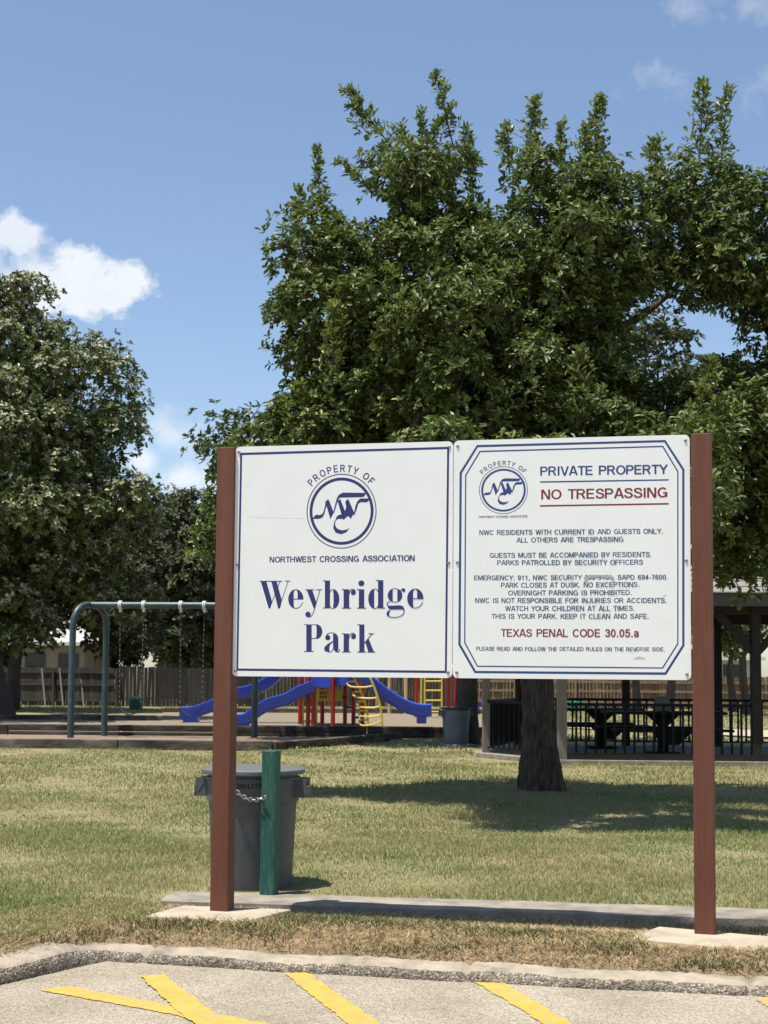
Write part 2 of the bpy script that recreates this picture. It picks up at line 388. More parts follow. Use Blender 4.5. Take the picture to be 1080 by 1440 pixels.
for i in range(len(xs) - 1):
    for j in range(nt - 1): F_.append((i * nt + j, (i + 1) * nt + j, (i + 1) * nt + j + 1, i * nt + j + 1))
ground = tag(mesh_np('ground', V_, F_, m_lawn, smooth=True), kind='structure')
V_ = []; F_ = []
for x in xs:
    xx = min(max(x, KERB[0].x), KERB[-1].x)
    V_ += [(x, kerb_y(xx) + .12, AZ), (x, min(kerb_y(xx), 9) - 60, AZ)]
for i in range(len(xs) - 1): F_.append((2 * i, 2 * i + 1, 2 * i + 3, 2 * i + 2))
tag(mesh_np('parking_lot', V_, F_, m_asph), kind='structure')

# painted stripes
def pix_poly(name, pts, z, mt, n=26):
    rr = random.Random(len(name) + int(pts[0][0])); me = MB(); P3 = []
    for a, b in zip(pts, pts[1:] + pts[:1]):
        a, b = onz(*a, z), onz(*b, z); d = (b - a).normalized(); nn = Vector((-d.y, d.x, 0)); k = max(2, int((b - a).length / .022))
        P3 += [a.lerp(b, i / k) + nn * (rr.uniform(-.006, .006) + .004 * math.sin(i * .6)) for i in range(k)]
    me.add(P3, [tuple(range(len(P3)))]); return me.build(name, mt)
stripes = [([(55, 1392), (97, 1387), (372, 1438), (420, 1452), (330, 1452), (250, 1427)], 'long yellow stripe crossing the others at a shallow angle, farthest left', .0),
           ([(197, 1372), (230, 1370), (312, 1432), (335, 1452), (290, 1452), (248, 1420)], 'short yellow stripe that runs into the shallow stripe', .003),
           ([(400, 1369), (432, 1367), (540, 1443), (560, 1458), (515, 1458), (486, 1437)], 'yellow stripe pointing at the gap between the trash can and the boards', 0),
           ([(667, 1380), (699, 1377), (812, 1443), (840, 1460), (790, 1460), (758, 1435)], 'yellow stripe below the middle of the right hand sign board', 0),
           ([(1062, 1406), (1100, 1400), (1220, 1452), (1170, 1460)], 'yellow stripe whose tip shows at the edge below the right concrete pad', 0)]
for pts, lab, dz in stripes:
    tag(pix_poly('parking_stripe', pts, AZ + .004 + dz, m_yellow), lab, 'road marking', 'yellow stripes painted on the car park')

JOINTS = [onz(648, 1365, AZ).x, onz(1045, 1392, AZ).x, onz(205, 1350, AZ).x]
# kerb: swept, worn section
def sweep_kerb(name, path, sect, mats, step=.024, amp=.006, seed=1, mi=None):
    rng = random.Random(seed); pts = []
    for a, b in zip(path, path[1:]):
        L = (b - a).length; k = max(1, int(L / step)) if (a.y > 3 and b.x < 4 or L < 6) else max(1, int(L / .25))
        pts += [a.lerp(b, i / k) for i in range(k)]
    pts.append(path[-1]); V2 = []; F2 = []; MI = []; n = len(sect)
    for i, p in enumerate(pts):
        t = pts[min(i + 4, len(pts) - 1)] - pts[max(i - 4, 0)]; t.z = 0; t.normalize(); nn = Vector((-t.y, t.x, 0))
        wob = .006 * math.sin(i * .21 + seed) + .005 * math.sin(i * .083)
        jt = any(abs(p.x - q_) < .012 for q_ in JOINTS)
        for j, (o_, z) in enumerate(sect):
            big = 1 + .55 * (1 - smooth(KERB[2].x - .14, KERB[2].x + .02, p.x))
            if z > 0: o_, z = o_ * (1 + (big - 1) * .5), z * big
            if jt: o_, z = o_ + .018, z - .022
            k = 0 if z < -.01 else 1
            V2.append((p + nn * (o_ + k * (wob + rng.uniform(-amp, amp)))) + Vector((0, 0, z + k * (wob * .6 + rng.uniform(-amp, amp) * .6))))
    for i in range(len(pts) - 1):
        for j in range(n - 1): F2.append((i * n + j, (i + 1) * n + j, (i + 1) * n + j + 1, i * n + j + 1)); MI.append(mi[j] if mi else 0)
    return mesh_np(name, V2, F2, mats, smooth=True, midx=MI)
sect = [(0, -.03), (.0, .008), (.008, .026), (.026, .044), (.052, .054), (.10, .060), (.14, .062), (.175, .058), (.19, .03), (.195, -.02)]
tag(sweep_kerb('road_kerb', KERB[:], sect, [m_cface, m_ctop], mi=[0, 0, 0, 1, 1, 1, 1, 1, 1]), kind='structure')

# concrete edging slab behind the sign
e0, e1 = onz(226, 1264, .016), onz(1080, 1290, .030)
ed = (e1 - e0).normalized(); en = Vector((-ed.y, ed.x, 0))
EDGE_L = e0
mb = MB(); nseg = 60; L = 9.0; rg = random.Random(3)
for i in range(nseg + 1):
    p = e0 + ed * (L * i / nseg); w = [rg.uniform(-.006, .006) for _ in range(4)]
    mb.v += [tuple(p + en * (w[0] - .01) + Vector((0, 0, -.22))), tuple(p + en * w[1] + Vector((0, 0, -.012))), tuple(p + en * (.014 + w[2]) + Vector((0, 0, w[3] * .5))),
             tuple(p + en * (.30 + w[0]) + Vector((0, 0, w[2] * .5))), tuple(p + en * .31 + Vector((0, 0, -.16)))]
for i in range(nseg):
    for j in range(4): mb.f.append((i * 5 + j, i * 5 + 5 + j, i * 5 + 6 + j, i * 5 + j + 1)); mb.mi.append(0)
mb.f += [(0, 1, 2, 3, 4), tuple(nseg * 5 + k for k in (4, 3, 2, 1, 0))]; mb.mi += [0, 0]
tag(mb.build('concrete_edging', m_slab), 'long low concrete edging slab running behind the sign posts', 'edging')

# ------------------------------------------------------------------ the sign
A3 = at(329, 951, 7.95); B3 = at(971, 956.5, 7.44)
su = Vector((B3.x - A3.x, B3.y - A3.y, 0)).normalized(); sn = Vector((su.y, -su.x, 0))     # sn faces the camera
YAW = math.atan2(su.y, su.x)
def onsign(px, py):
    d = ray(px, py); t = (A3 - CAM).dot(sn) / d.dot(sn); p = CAM + d * t
    return ((p - A3).dot(su), p.z)
sign = empty('park_sign', (A3.x, A3.y, 0), YAW, label='wide white two panel park sign on two brown posts above the kerb', cat='sign')
# local frame of the sign: x along the boards, -y towards the viewer, z up
def post(px, py_base, py_top, zb, name='post'):
    fy = .025; d = ray(px, py_base); b = CAM + d * ((A3 + sn * fy - CAM).dot(sn) / d.dot(sn)); lx = (b - A3).dot(su); ly = -fy; zb = b.z; PADZ.append(zb)
    d = ray(px, py_top); z1 = (CAM + d * (b.y / d.y)).z
    mbp = MB(); w = .104; rz = R(-4)
    mbp.box((lx, ly + w / 2, zb - .3 + (z1 - zb + .3) / 2), (w, w, z1 - zb + .3), rz)
    return mbp.build(name, m_brown, sign, bevel=.005)
PAD_Z = 0.0; PADZ = []
post(308, 1281.5, 628.5, PAD_Z); post(992, 1314, 609, PAD_Z)

def pxpoly_local(pts, zo): return [(u, zo, v) for u, v in (onsign(x, y) for x, y in pts)]
def fill_curve(loops, res=1):
    """triangulate polygons with holes (x, z loops) -> verts2d, faces"""
    cu = bpy.data.curves.new('t', 'CURVE'); cu.dimensions = '2D'; cu.fill_mode = 'BOTH'
    for lp in loops:
        sp = cu.splines.new('POLY'); sp.points.add(len(lp) - 1); sp.use_cyclic_u = True
        for p, (x, y) in zip(sp.points, lp): p.co = (x, y, 0, 1)
    return curve_tris(cu)
def curve_tris(cu):
    ob = bpy.data.objects.new('t', cu); COL.objects.link(ob)
    dg = bpy.context.evaluated_depsgraph_get(); dg.update()
    me = bpy.data.meshes.new_from_object(ob.evaluated_get(dg))
    vs = [tuple(v.co) for v in me.vertices]; fs = [tuple(p.vertices) for p in me.polygons]
    bpy.data.objects.remove(ob); bpy.data.meshes.remove(me)
    if cu.name in bpy.data.curves: bpy.data.curves.remove(cu)
    return vs, fs
def text_tris(s, offset=.012, space=1.0):
    cu = bpy.data.curves.new('t', 'FONT'); cu.body = s; cu.size = 1; cu.offset = offset; cu.fill_mode = 'FRONT'; cu.space_character = space; cu.resolution_u = 5
    return curve_tris(cu)
PANEL_T = .006
ST_W = .15
def _arc(cx, cy, rx, ry, a0, a1, n=12): return [(cx + rx * math.cos(R(a0 + (a1 - a0) * k / n)), cy + ry * math.sin(R(a0 + (a1 - a0) * k / n))) for k in range(n + 1)]
def _sp(*p): return [(v.x, v.y) for v in spline([Vector((a, b, 0)) for a, b in p], 5)]
_st = [(.075, 0), (.075, 1)]
def _bowl(xm, yt, yb): return [(.075, yt), (xm, yt)] + _arc(xm, (yt + yb) / 2, .2, (yt - yb) / 2, 80, -80) + [(xm, yb), (.075, yb)]
_O9 = _arc(.27, .69, .195, .235, 0, 360, 22)
GLYPH = {                                           # plain grotesque capitals as centre lines: (advance, strokes)
 'A': (.74, [[(.07, 0), (.345, 1)], [(.67, 0), (.395, 1)], [(.17, .30), (.57, .30)], [(.30, .96), (.44, .96)]]),
 'B': (.70, [_st, _bowl(.34, .925, .535), _bowl(.37, .535, .075)]), 'C': (.77, [_arc(.385, .5, .305, .43, 42, 318, 22)]),
 'D': (.75, [_st, [(.075, .925), (.30, .925)] + _arc(.30, .5, .30, .425, 85, -85, 16) + [(.30, .075), (.075, .075)]]),
 'E': (.67, [_st, [(.075, .925), (.58, .925)], [(.075, .515), (.54, .515)], [(.075, .075), (.60, .075)]]), 'F': (.62, [_st, [(.075, .925), (.57, .925)], [(.075, .49), (.50, .49)]]),
 'G': (.80, [_arc(.385, .5, .305, .43, 45, 330, 22), [(.42, .455), (.70, .455)], [(.66, .5), (.66, .06)]]), 'H': (.74, [_st, [(.60, 0), (.60, 1)], [(.075, .52), (.6, .52)]]),
 'I': (.30, [[(.12, 0), (.12, 1)]]), 'J': (.58, [[(.42, 1), (.42, .30)] + _arc(.25, .28, .17, .205, 0, -180, 10)]),
 'K': (.72, [_st, [(.60, 1), (.10, .40)], [(.24, .62), (.63, 0)]]), 'L': (.60, [_st, [(.075, .075), (.54, .075)]]),
 'M': (.86, [_st, [(.71, 0), (.71, 1)], [(.12, 1), (.39, .04)], [(.665, 1), (.395, .04)]]), 'N': (.75, [_st, [(.60, 0), (.60, 1)], [(.11, 1), (.565, 0)]]),
 'O': (.82, [_arc(.39, .5, .32, .43, 0, 360, 30)]), 'P': (.68, [_st, _bowl(.36, .925, .475)]), 'R': (.74, [_st, _bowl(.37, .925, .50), [(.38, .5), (.61, 0)]]),
 'S': (.70, [_sp((.575, .69), (.50, .87), (.33, .928), (.16, .87), (.11, .73), (.19, .60), (.35, .52), (.52, .44), (.59, .29), (.52, .13), (.34, .07), (.15, .12), (.075, .31))]),
 'T': (.64, [[(0, .925), (.62, .925)], [(.31, .925), (.31, 0)]]), 'U': (.74, [[(.075, 1), (.075, .33)] + _arc(.335, .33, .26, .26, 180, 360, 14) + [(.595, .33), (.595, 1)]]),
 'V': (.68, [[(.05, 1), (.31, 0)], [(.61, 1), (.35, 0)], [(.27, .04), (.39, .04)]]), 'W': (.96, [[(.05, 1), (.24, 0)], [(.45, 1), (.26, 0)], [(.46, 1), (.66, 0)], [(.87, 1), (.68, 0)]]),
 'X': (.68, [[(.05, 0), (.61, 1)], [(.05, 1), (.61, 0)]]), 'Y': (.68, [[(.04, 1), (.33, .42)], [(.62, 1), (.33, .42)], [(.33, .47), (.33, 0)]]),
 '0': (.60, [_arc(.27, .5, .195, .43, 0, 360, 24)]), '1': (.60, [[(.32, 0), (.32, 1)], [(.34, .86), (.10, .70)]]),
 '2': (.60, [_sp((.085, .68), (.13, .86), (.28, .928), (.43, .85), (.455, .68), (.36, .48), (.20, .28), (.09, .07)), [(.06, .075), (.52, .075)]]),
 '3': (.60, [_sp((.09, .72), (.15, .88), (.28, .928), (.42, .85), (.43, .68), (.36, .56), (.22, .525)), _sp((.22, .525), (.39, .50), (.47, .33), (.43, .14), (.28, .07), (.13, .13), (.075, .28))]),
 '4': (.60, [[(.38, 0), (.38, 1)], [(.38, .96), (.07, .30)], [(.02, .27), (.53, .27)]]),
 '5': (.60, [[(.14, .925), (.50, .925)], [(.15, .97), (.10, .48)], _sp((.10, .50), (.19, .60), (.33, .60), (.46, .48), (.46, .24), (.37, .10), (.25, .07), (.12, .13), (.07, .28))]),
 '6': (.60, [_arc(.275, .305, .195, .235, 0, 360, 22), _sp((.085, .35), (.09, .62), (.17, .86), (.30, .93), (.42, .87), (.46, .75))]), '7': (.60, [[(.04, .925), (.52, .925)], [(.47, .93), (.20, 0)]]),
 '9': (.60, [_O9, _sp((.465, .65), (.46, .38), (.38, .14), (.25, .07), (.13, .13), (.085, .25))]),
 '.': (.32, [[(.13, 0), (.13, .16)]]), ',': (.32, [[(.14, .16), (.14, .03)], [(.16, .05), (.09, -.16)]]), ':': (.32, [[(.13, 0), (.13, .16)], [(.13, .55), (.13, .71)]]), '-': (.42, [[(.04, .38), (.34, .38)]]), ' ': (.44, []),
 'a': (.62, [_sp((.09, .54), (.15, .67), (.28, .70), (.41, .64), (.435, .50)), [(.435, .52), (.435, 0)], _sp((.435, .42), (.30, .40), (.14, .35), (.085, .22), (.14, .09), (.26, .07), (.38, .14), (.435, .28))])}
def glyph_strips(ch, w=ST_W):
    out = []
    for pts in GLYPH[ch][1]:
        P_ = [Vector(p) for p in pts]; cl = (P_[0] - P_[-1]).length < 1e-4 and len(P_) > 3
        if cl: P_ = P_[:-1]
        n = len(P_); vs = []
        for i, p in enumerate(P_):
            a, b = (P_[i - 1], P_[(i + 1) % n]) if cl else (P_[max(i - 1, 0)], P_[min(i + 1, n - 1)])
            t = (b - a).normalized(); nn = Vector((-t.y, t.x)) * w / 2; vs += [tuple(p + nn), tuple(p - nn)]
        out.append((vs, [(2 * i, 2 * i + 1, 2 * ((i + 1) % n) + 1, 2 * ((i + 1) % n)) for i in range(n if cl else n - 1)]))
    return out
def text_strips(body, w=ST_W, track=.0):
    x = 0; out = []
    for ch in body:
        out += [([(a + x, b) for a, b in vs], fs) for vs, fs in glyph_strips(ch, w)]; x += GLYPH[ch][0] + track
    return out
class Sheet:                                       # flat printing on a board face; each piece a hair prouder than the last
    def __init__(s): s.mb = MB(); s.k = 0
    def yo(s): s.k += 1; return -(PANEL_T + .0003 + .00002 * (s.k % 60))
    def poly(s, loops):
        vs, fs = fill_curve(loops); y = s.yo(); s.mb.add([(a, y, b) for a, b, _ in vs], fs)
    def pix(s, *loops): s.poly([[onsign(x, y) for x, y in lp] for lp in loops])
    def stroke(s, pts, w):                          # pts in local (x, z)
        P_ = [Vector((a, b)) for a, b in pts]; l_, r_ = [], []
        for i, p in enumerate(P_):
            t = (P_[min(i + 1, len(P_) - 1)] - P_[max(i - 1, 0)]).normalized(); n = Vector((-t.y, t.x)) * w / 2
            l_.append(tuple(p + n)); r_.append(tuple(p - n))
        s.poly([l_ + r_[::-1]])
    def text(s, body, p0, p1, cap, offset=0):
        """p0, p1: baseline ends in local (x, z); cap: capital height in metres"""
        st = text_strips(body, ST_W + offset); x0 = min(v[0] for vs, _ in st for v in vs); x1 = max(v[0] for vs, _ in st for v in vs)
        a, b = Vector(p0), Vector(p1); e = (b - a) / (x1 - x0)
        for vs, fs in st:
            y = s.yo(); s.mb.add([((a + e * (v[0] - x0)).x, y, (a + e * (v[0] - x0)).y + v[1] * cap) for v in vs], fs)
    def build(s, name, mt, par):
        me = bpy.data.meshes.new(name); me.from_pydata(s.mb.v, [], s.mb.f); me.materials.append(mt); me.update()
        o = bpy.data.objects.new(name, me); COL.objects.link(o); o.parent = par; return o
def rounded(x0, z0, x1, z1, r, n=5):
    out = []
    for cx, cz, a0 in ((x1 - r, z1 - r, 0), (x0 + r, z1 - r, 90), (x0 + r, z0 + r, 180), (x1 - r, z0 + r, 270)):
        for k in range(n + 1):
            a = R(a0 + 90 * k / n); out.append((cx + r * math.cos(a), cz + r * math.sin(a)))
    return out
def panel(c, label):
    uv = [onsign(*p) for p in c]                    # TL TR BR BL
    x0, x1 = (uv[0][0] + uv[3][0]) / 2, (uv[1][0] + uv[2][0]) / 2
    z1, z0 = (uv[0][1] + uv[1][1]) / 2, (uv[2][1] + uv[3][1]) / 2
    mbp = MB(); pl = rounded(x0, z0, x1, z1, .028); n = len(pl)
    mbp.add([(x, -PANEL_T, z) for x, z in pl] + [(x, .0, z) for x, z in pl],
            [tuple(range(n)), tuple(range(2 * n - 1, n - 1, -1))] + [(i, n + i, n + (i + 1) % n, (i + 1) % n) for i in range(n)])
    o = mbp.build('sign_panel', m_white, sign); o['label'] = label
    k = 0
    for fx in (.022, (x1 - x0) - .022):
        for z in (z1 - .03, (z0 + z1) / 2 - .02, z0 + .03):
            q = MB(); q.lathe([(0, 0), (.006, 0), (.0085, .001), (.0085, .003), (.004, .0055), (0, .006)], n=12)
            q.v = [(x0 + fx + a, -PANEL_T - c_, z + b) for a, b, c_ in q.v]
            q.build('screw', m_screw, o, smooth=True)
    return o, (x0, x1, z0, z1)
pl_, bl_ = panel([(331.5, 629), (637.9, 620.3), (635.7, 953), (326.5, 951.3)], 'left board with the park name under a round emblem')
pr_, br_ = panel([(638.7, 620), (970.6, 611.3), (971.4, 956.6), (636.5, 953.4)], 'right board with the no trespassing rules')
q = MB()                                            # timber rails the boards are screwed to
for z in (bl_[2] + .12, (bl_[2] + bl_[3]) / 2, bl_[3] - .12): q.box(((bl_[0] + br_[1]) / 2, .024, z), (br_[1] - bl_[0] + .02, .036, .085))
q.build('rail', m_brown, sign)

# emblem, traced in its own units (centre 505,655)
RAY_E = [
    [(160, 742), (205, 692), (250, 697), (283, 683), (300, 640), (318, 560), (332, 575), (302, 690), (282, 725), (245, 742)],
    [(312, 548), (348, 512), (362, 535), (412, 668), (375, 748), (335, 610)],
    [(398, 700), (408, 660), (430, 580), (450, 500), (475, 462), (520, 438), (785, 445), (782, 470), (765, 490), (740, 494), (484, 497), (460, 530), (444, 590), (420, 665)],
    [(450, 540), (490, 512), (545, 655), (572, 690), (525, 760), (505, 700), (480, 610), (462, 550)],
    [(548, 545), (582, 512), (652, 672), (612, 748), (580, 700), (560, 610)],
    [(515, 690), (545, 655), (560, 600), (600, 690), (530, 755)],
    [(632, 700), (652, 672), (668, 590), (688, 545), (722, 510), (832, 510), (815, 545), (790, 556), (730, 552), (700, 570), (680, 640), (655, 700)],
    [(436, 750), (450, 715), (480, 695), (560, 692), (605, 712), (560, 722), (520, 744), (455, 745)],
    [(445, 738), (418, 780), (408, 850), (436, 905), (500, 924), (560, 902), (600, 852), (560, 873), (500, 878), (450, 855), (428, 815), (432, 770), (460, 745)]]
def emblem(par, cx, cy, sx, sy, slope, mt, mt_text, word_off=.016):
    """cx, cy: photo pixel of its centre; sx, sy: photo pixels per trace unit"""
    f = lambda x, y: onsign(cx + (x - 505) * sx, cy + (y - 655) * sy + (x - 505) * sx * slope)
    sh = Sheet()
    def ell(rx, ry, n=72): return [f(505 + rx * math.cos(2 * math.pi * k / n), 655 + ry * math.sin(2 * math.pi * k / n)) for k in range(n)]
    sh.poly([ell(408, 437), ell(397, 426)]); sh.poly([ell(374, 393), ell(340, 358)])
    for pg in RAY_E: sh.poly([[f(x, y) for x, y in pg]])
    sh.build('emblem', mt, par)
    sh = Sheet(); word = 'PROPERTY OF'; adv = []
    for ch in word: adv.append((ch, GLYPH[ch][0] + .05))
    tot = sum(a for _, a in adv); a0, a1 = R(-52), R(50); ang = a0; H = 84
    for ch, w in adv:
        da = (a1 - a0) * w / tot; mid = ang + da / 2; ex, ey = math.sin(mid), math.cos(mid)
        for vs, fs in glyph_strips(ch, .145):
            y = sh.yo(); out = []
            for v in vs:
                lx = (v[0] - (w - .12) / 2) * H; rr = 458 + v[1] * H
                out.append((lambda q_: (q_[0], y, q_[1]))(f(505 + ex * rr * .97 + ey * lx, 655 - ey * rr + ex * lx)))
            sh.mb.add(out, fs)
        ang += da
    sh.build('lettering', mt_text, par)
emblem(pl_, 480.7, 719, 1 / 8.308, 1 / 8.308, -.012, m_navy, m_navy)
emblem(pr_, 708.2, 689.5, .0838, .0765, -.014, m_blue, m_slate)

# left board: frame line, association line, park name in a fat-faced serif
sh = Sheet()
fo = [(338.3, 637.0), (632.0, 628.5), (628.6, 946.6), (332.6, 943.2)]
fi = [(341.0, 640.2), (629.0, 631.8), (625.8, 943.2), (335.4, 940.0)]
sh.pix(fo, fi[::-1]); sh.build('border_line', m_navy, pl_)
sh = Sheet()
sh.text('NORTHWEST CROSSING ASSOCIATION', onsign(379.4, 791.2), onsign(583.4, 789.0), .0325, .005)
sh.build('lettering', m_navy, pl_)
sh = Sheet()
fA = lambda x, y: (360 + x / 9.0, 800 + y / 9.0)
fB = lambda x, y: (470 + x / 7.714, 800 + y / 7.714)
def P(f, pts): sh.pix([f(x, y) for x, y in pts])
def Rk(f, x0, y0, x1, y1): P(f, [(x0, y0), (x1, y0), (x1, y1), (x0, y1)])
def St(f, pts, w, sm=True):
    pp = [(p.x, p.y) for p in spline([Vector((a, b, 0)) for a, b in pts], 6)] if sm and len(pts) > 2 else pts
    P_ = [Vector(p) for p in pp]; l_, r_ = [], []
    for i, p in enumerate(P_):
        t = (P_[min(i + 1, len(P_) - 1)] - P_[max(i - 1, 0)]).normalized(); n = Vector((-t.y, t.x)) * w / 2
        l_.append(tuple(p + n)); r_.append(tuple(p - n))
    P(f, l_ + r_[::-1])
def arc(cx, cy, rx, ry, a0, a1, n=16): return [(cx + rx * math.cos(R(a0 + (a1 - a0) * k / n)), cy + ry * math.sin(R(a0 + (a1 - a0) * k / n))) for k in range(n + 1)]
def Ball(f, cx, cy, rx, ry=None): P(f, arc(cx, cy, rx, ry or rx, 0, 345, 20))
def Ge(f, cx, cy, rx, ry):                          # letter e
    xi, xr = cx - rx * .28, cx + rx * .23
    P(f, arc(cx, cy, rx, ry, 98, 270, 22) + [(cx, cy - ry * .93)] + [(xi + rx * .06, cy - ry * .84), (xi, cy - ry * .6), (xi, cy + ry * .6), (xi + rx * .06, cy + ry * .85)])
    P(f, arc(cx, cy, rx, ry, 270, 360, 14) + [(cx + rx, cy + ry * .05), (xr, cy + ry * .05), (xr, cy - ry * .62), (xr - rx * .05, cy - ry * .84), (cx, cy - ry * .93)])
    Rk(f, xi - 3, cy - ry * .03, cx + rx * .99, cy + ry * .055)
    St(f, arc(cx, cy - 3, rx * .97, ry * .98, 100, 22, 10), 9, False)
def Gr(f, x0, x1, yt, yb, bx, by):                  # letter r
    Rk(f, x0, yt, x1, yb); Rk(f, x0 - 19, yt - 4, x0 + 4, yt + 5); Rk(f, x0 - 19, yb - 6, x1 + 20, yb + 4)
    Ball(f, bx, by, 27, 28); St(f, [(x1 - 2, by + 25), (x1 + 8, by - 15), (bx - 12, by - 37), (bx + 12, by - 28), (bx + 24, by - 8)], 9)
P(fA, [(65, 160), (135, 160), (207, 412), (186, 502), (165, 502)]); P(fA, [(198, 160), (265, 160), (332, 402), (308, 502), (285, 502)])
St(fA, [(178, 495), (309, 158)], 8); St(fA, [(298, 495), (410, 158)], 8); Rk(fA, 48, 152, 335, 163); Rk(fA, 372, 150, 437, 161)
Ge(fA, 508, 382, 96, 123)
P(fA, [(645, 266), (715, 266), (766, 418), (738, 510)]); St(fA, [(815, 266), (775, 400), (735, 540), (700, 600), (665, 612)], 9); Ball(fA, 662, 577, 34, 36)
Rk(fA, 628, 260, 742, 270); Rk(fA, 765, 260, 837, 270)
Rk(fA, 875, 148, 940, 497); Rk(fA, 850, 146, 878, 155); Rk(fA, 848, 490, 938, 500)
P(fA, arc(985, 381, 73, 122, -90, 90, 20) + [(978, 470), (985, 440), (985, 320), (978, 290)])
St(fA, [(938, 300), (955, 268), (988, 261)], 9); St(fA, [(938, 470), (955, 496), (988, 501)], 9)
Gr(fB, 105, 165, 222, 427, 210, 257)
Rk(fB, 270, 222, 328, 427); Rk(fB, 248, 219, 274, 228); Rk(fB, 250, 421, 348, 431); Ball(fB, 297, 157, 33, 31)
Rk(fB, 478, 123, 535, 427); Rk(fB, 453, 121, 482, 130); Rk(fB, 478, 420, 554, 430)
P(fB, arc(440, 324, 68, 108, 90, 270, 20) + [(436, 235), (436, 270), (436, 380), (436, 410)])
St(fB, [(438, 219), (462, 222), (480, 250)], 8); St(fB, [(438, 430), (462, 426), (480, 400)], 8)
P(fB, arc(655, 288, 72, 75, 105, 255, 18)); P(fB, arc(669, 288, 72, 75, -75, 75, 18)); St(fB, arc(662, 288, 76, 73, 60, 120, 8), 8, False); St(fB, arc(662, 288, 76, 73, 240, 300, 8), 8, False)
St(fB, [(722, 245), (735, 222), (752, 213)], 8); Ball(fB, 756, 232, 18, 20)
St(fB, [(612, 352), (582, 368), (576, 388), (592, 405)], 9)
P(fB, [(577, 388), (600, 400), (715, 395), (748, 405), (766, 440), (764, 465), (745, 442), (720, 440), (620, 442), (590, 428)])
St(fB, [(612, 441), (583, 468), (574, 492), (595, 516), (650, 527), (710, 518), (750, 492), (764, 455)], 9); P(fB, [(610, 443), (580, 470), (572, 492), (592, 512), (600, 505), (598, 485), (604, 465)])
Ge(fB, 882, 322, 88, 108)
sh.build('lettering', m_navy, pl_); sh = Sheet(); Rk(fA, 640, 703, 708, 1047); Rk(fA, 613, 701, 644, 711); Rk(fA, 611, 1041, 736, 1052)
P(fA, arc(770, 794, 73, 92, -90, 90, 20) + [(762, 870), (770, 840), (770, 740), (762, 712)]); Rk(fA, 705, 702, 772, 711); Rk(fA, 705, 876, 772, 886)
P(fA, [(978, 826), (1005, 815), (1030, 835), (1044, 870), (1046, 1020), (1036, 1050), (1005, 1045), (980, 1015)])
St(fA, [(886, 870), (905, 828), (945, 810), (990, 815), (1025, 845)], 10); Ball(fA, 912, 870, 33, 34)
P(fA, [(980, 912), (912, 948), (870, 990), (866, 1020), (885, 1048), (935, 1054), (932, 1020), (932, 985), (945, 955), (980, 928)])
St(fA, [(920, 1052), (955, 1048), (984, 1012)], 9); St(fA, [(1010, 1045), (1045, 1052), (1068, 1015)], 11)
Gr(fB, 105, 163, 702, 902, 212, 735)
Rk(fB, 275, 603, 330, 902); Rk(fB, 253, 600, 278, 609); Rk(fB, 253, 897, 349, 907)
St(fB, [(328, 808), (416, 703)], 9); Rk(fB, 375, 699, 434, 708); P(fB, [(338, 792), (374, 752), (434, 902), (374, 902)]); Rk(fB, 364, 897, 448, 907)
sh.build('lettering', m_navy, pl_)
sh = Sheet(); sh.stroke([onsign(346, 726.6), onsign(380, 728.5), onsign(428, 729.3)], .0009); sh.build('scratch', m_scuff, pl_)

# right board
g = lambda x, y: (630 + x / 2.842, 600 + y / 2.842)
sh = Sheet()
sh.pix([g(*p) for p in [(116, 74), (869, 54), (945, 171), (945, 876), (872, 992), (107, 985), (42, 872), (47, 184)]],
       [g(*p) for p in [(120, 83), (865, 63), (936, 174), (936, 873), (867, 982), (112, 976), (51, 869), (56, 187)]][::-1])
sh.pix([g(*p) for p in [(127, 97), (860, 77), (921, 179), (921, 869), (859, 967), (117, 960), (65, 864), (69, 194)]],
       [g(*p) for p in [(130, 102.5), (857, 82.5), (916, 181), (916, 867), (856, 962), (120, 955), (70, 862), (74, 196)]][::-1])
sh.pix([g(*p) for p in [(368, 219), (882, 210.5), (882, 216), (368, 224.5)]]); sh.build('border_line', m_blue, pr_)
sh = Sheet(); sh.pix([g(*p) for p in [(368, 314), (882, 305.5), (882, 312), (368, 320.5)]])
def ln(t, x0, x1, y0, y1, cap, off=.0): sh.text(t, onsign(*g(x0, y0)), onsign(*g(x1, y1)), cap / 2.842 / FOC * 7.65, off)
sh.build('ruled_line', m_red, pr_); sh = Sheet(); ln('NO TRESPASSING', 373, 877, 292, 283, 40, .0); sh.build('lettering', m_red, pr_); sh = Sheet(); ln('TEXAS PENAL CODE 30.05.a', 212, 762, 840, 841, 31, 0); sh.build('lettering', m_red, pr_)
sh = Sheet(); ln('PRIVATE PROPERTY', 369, 879, 197, 189, 37, 0); sh.build('lettering', m_blue, pr_)
sh = Sheet()
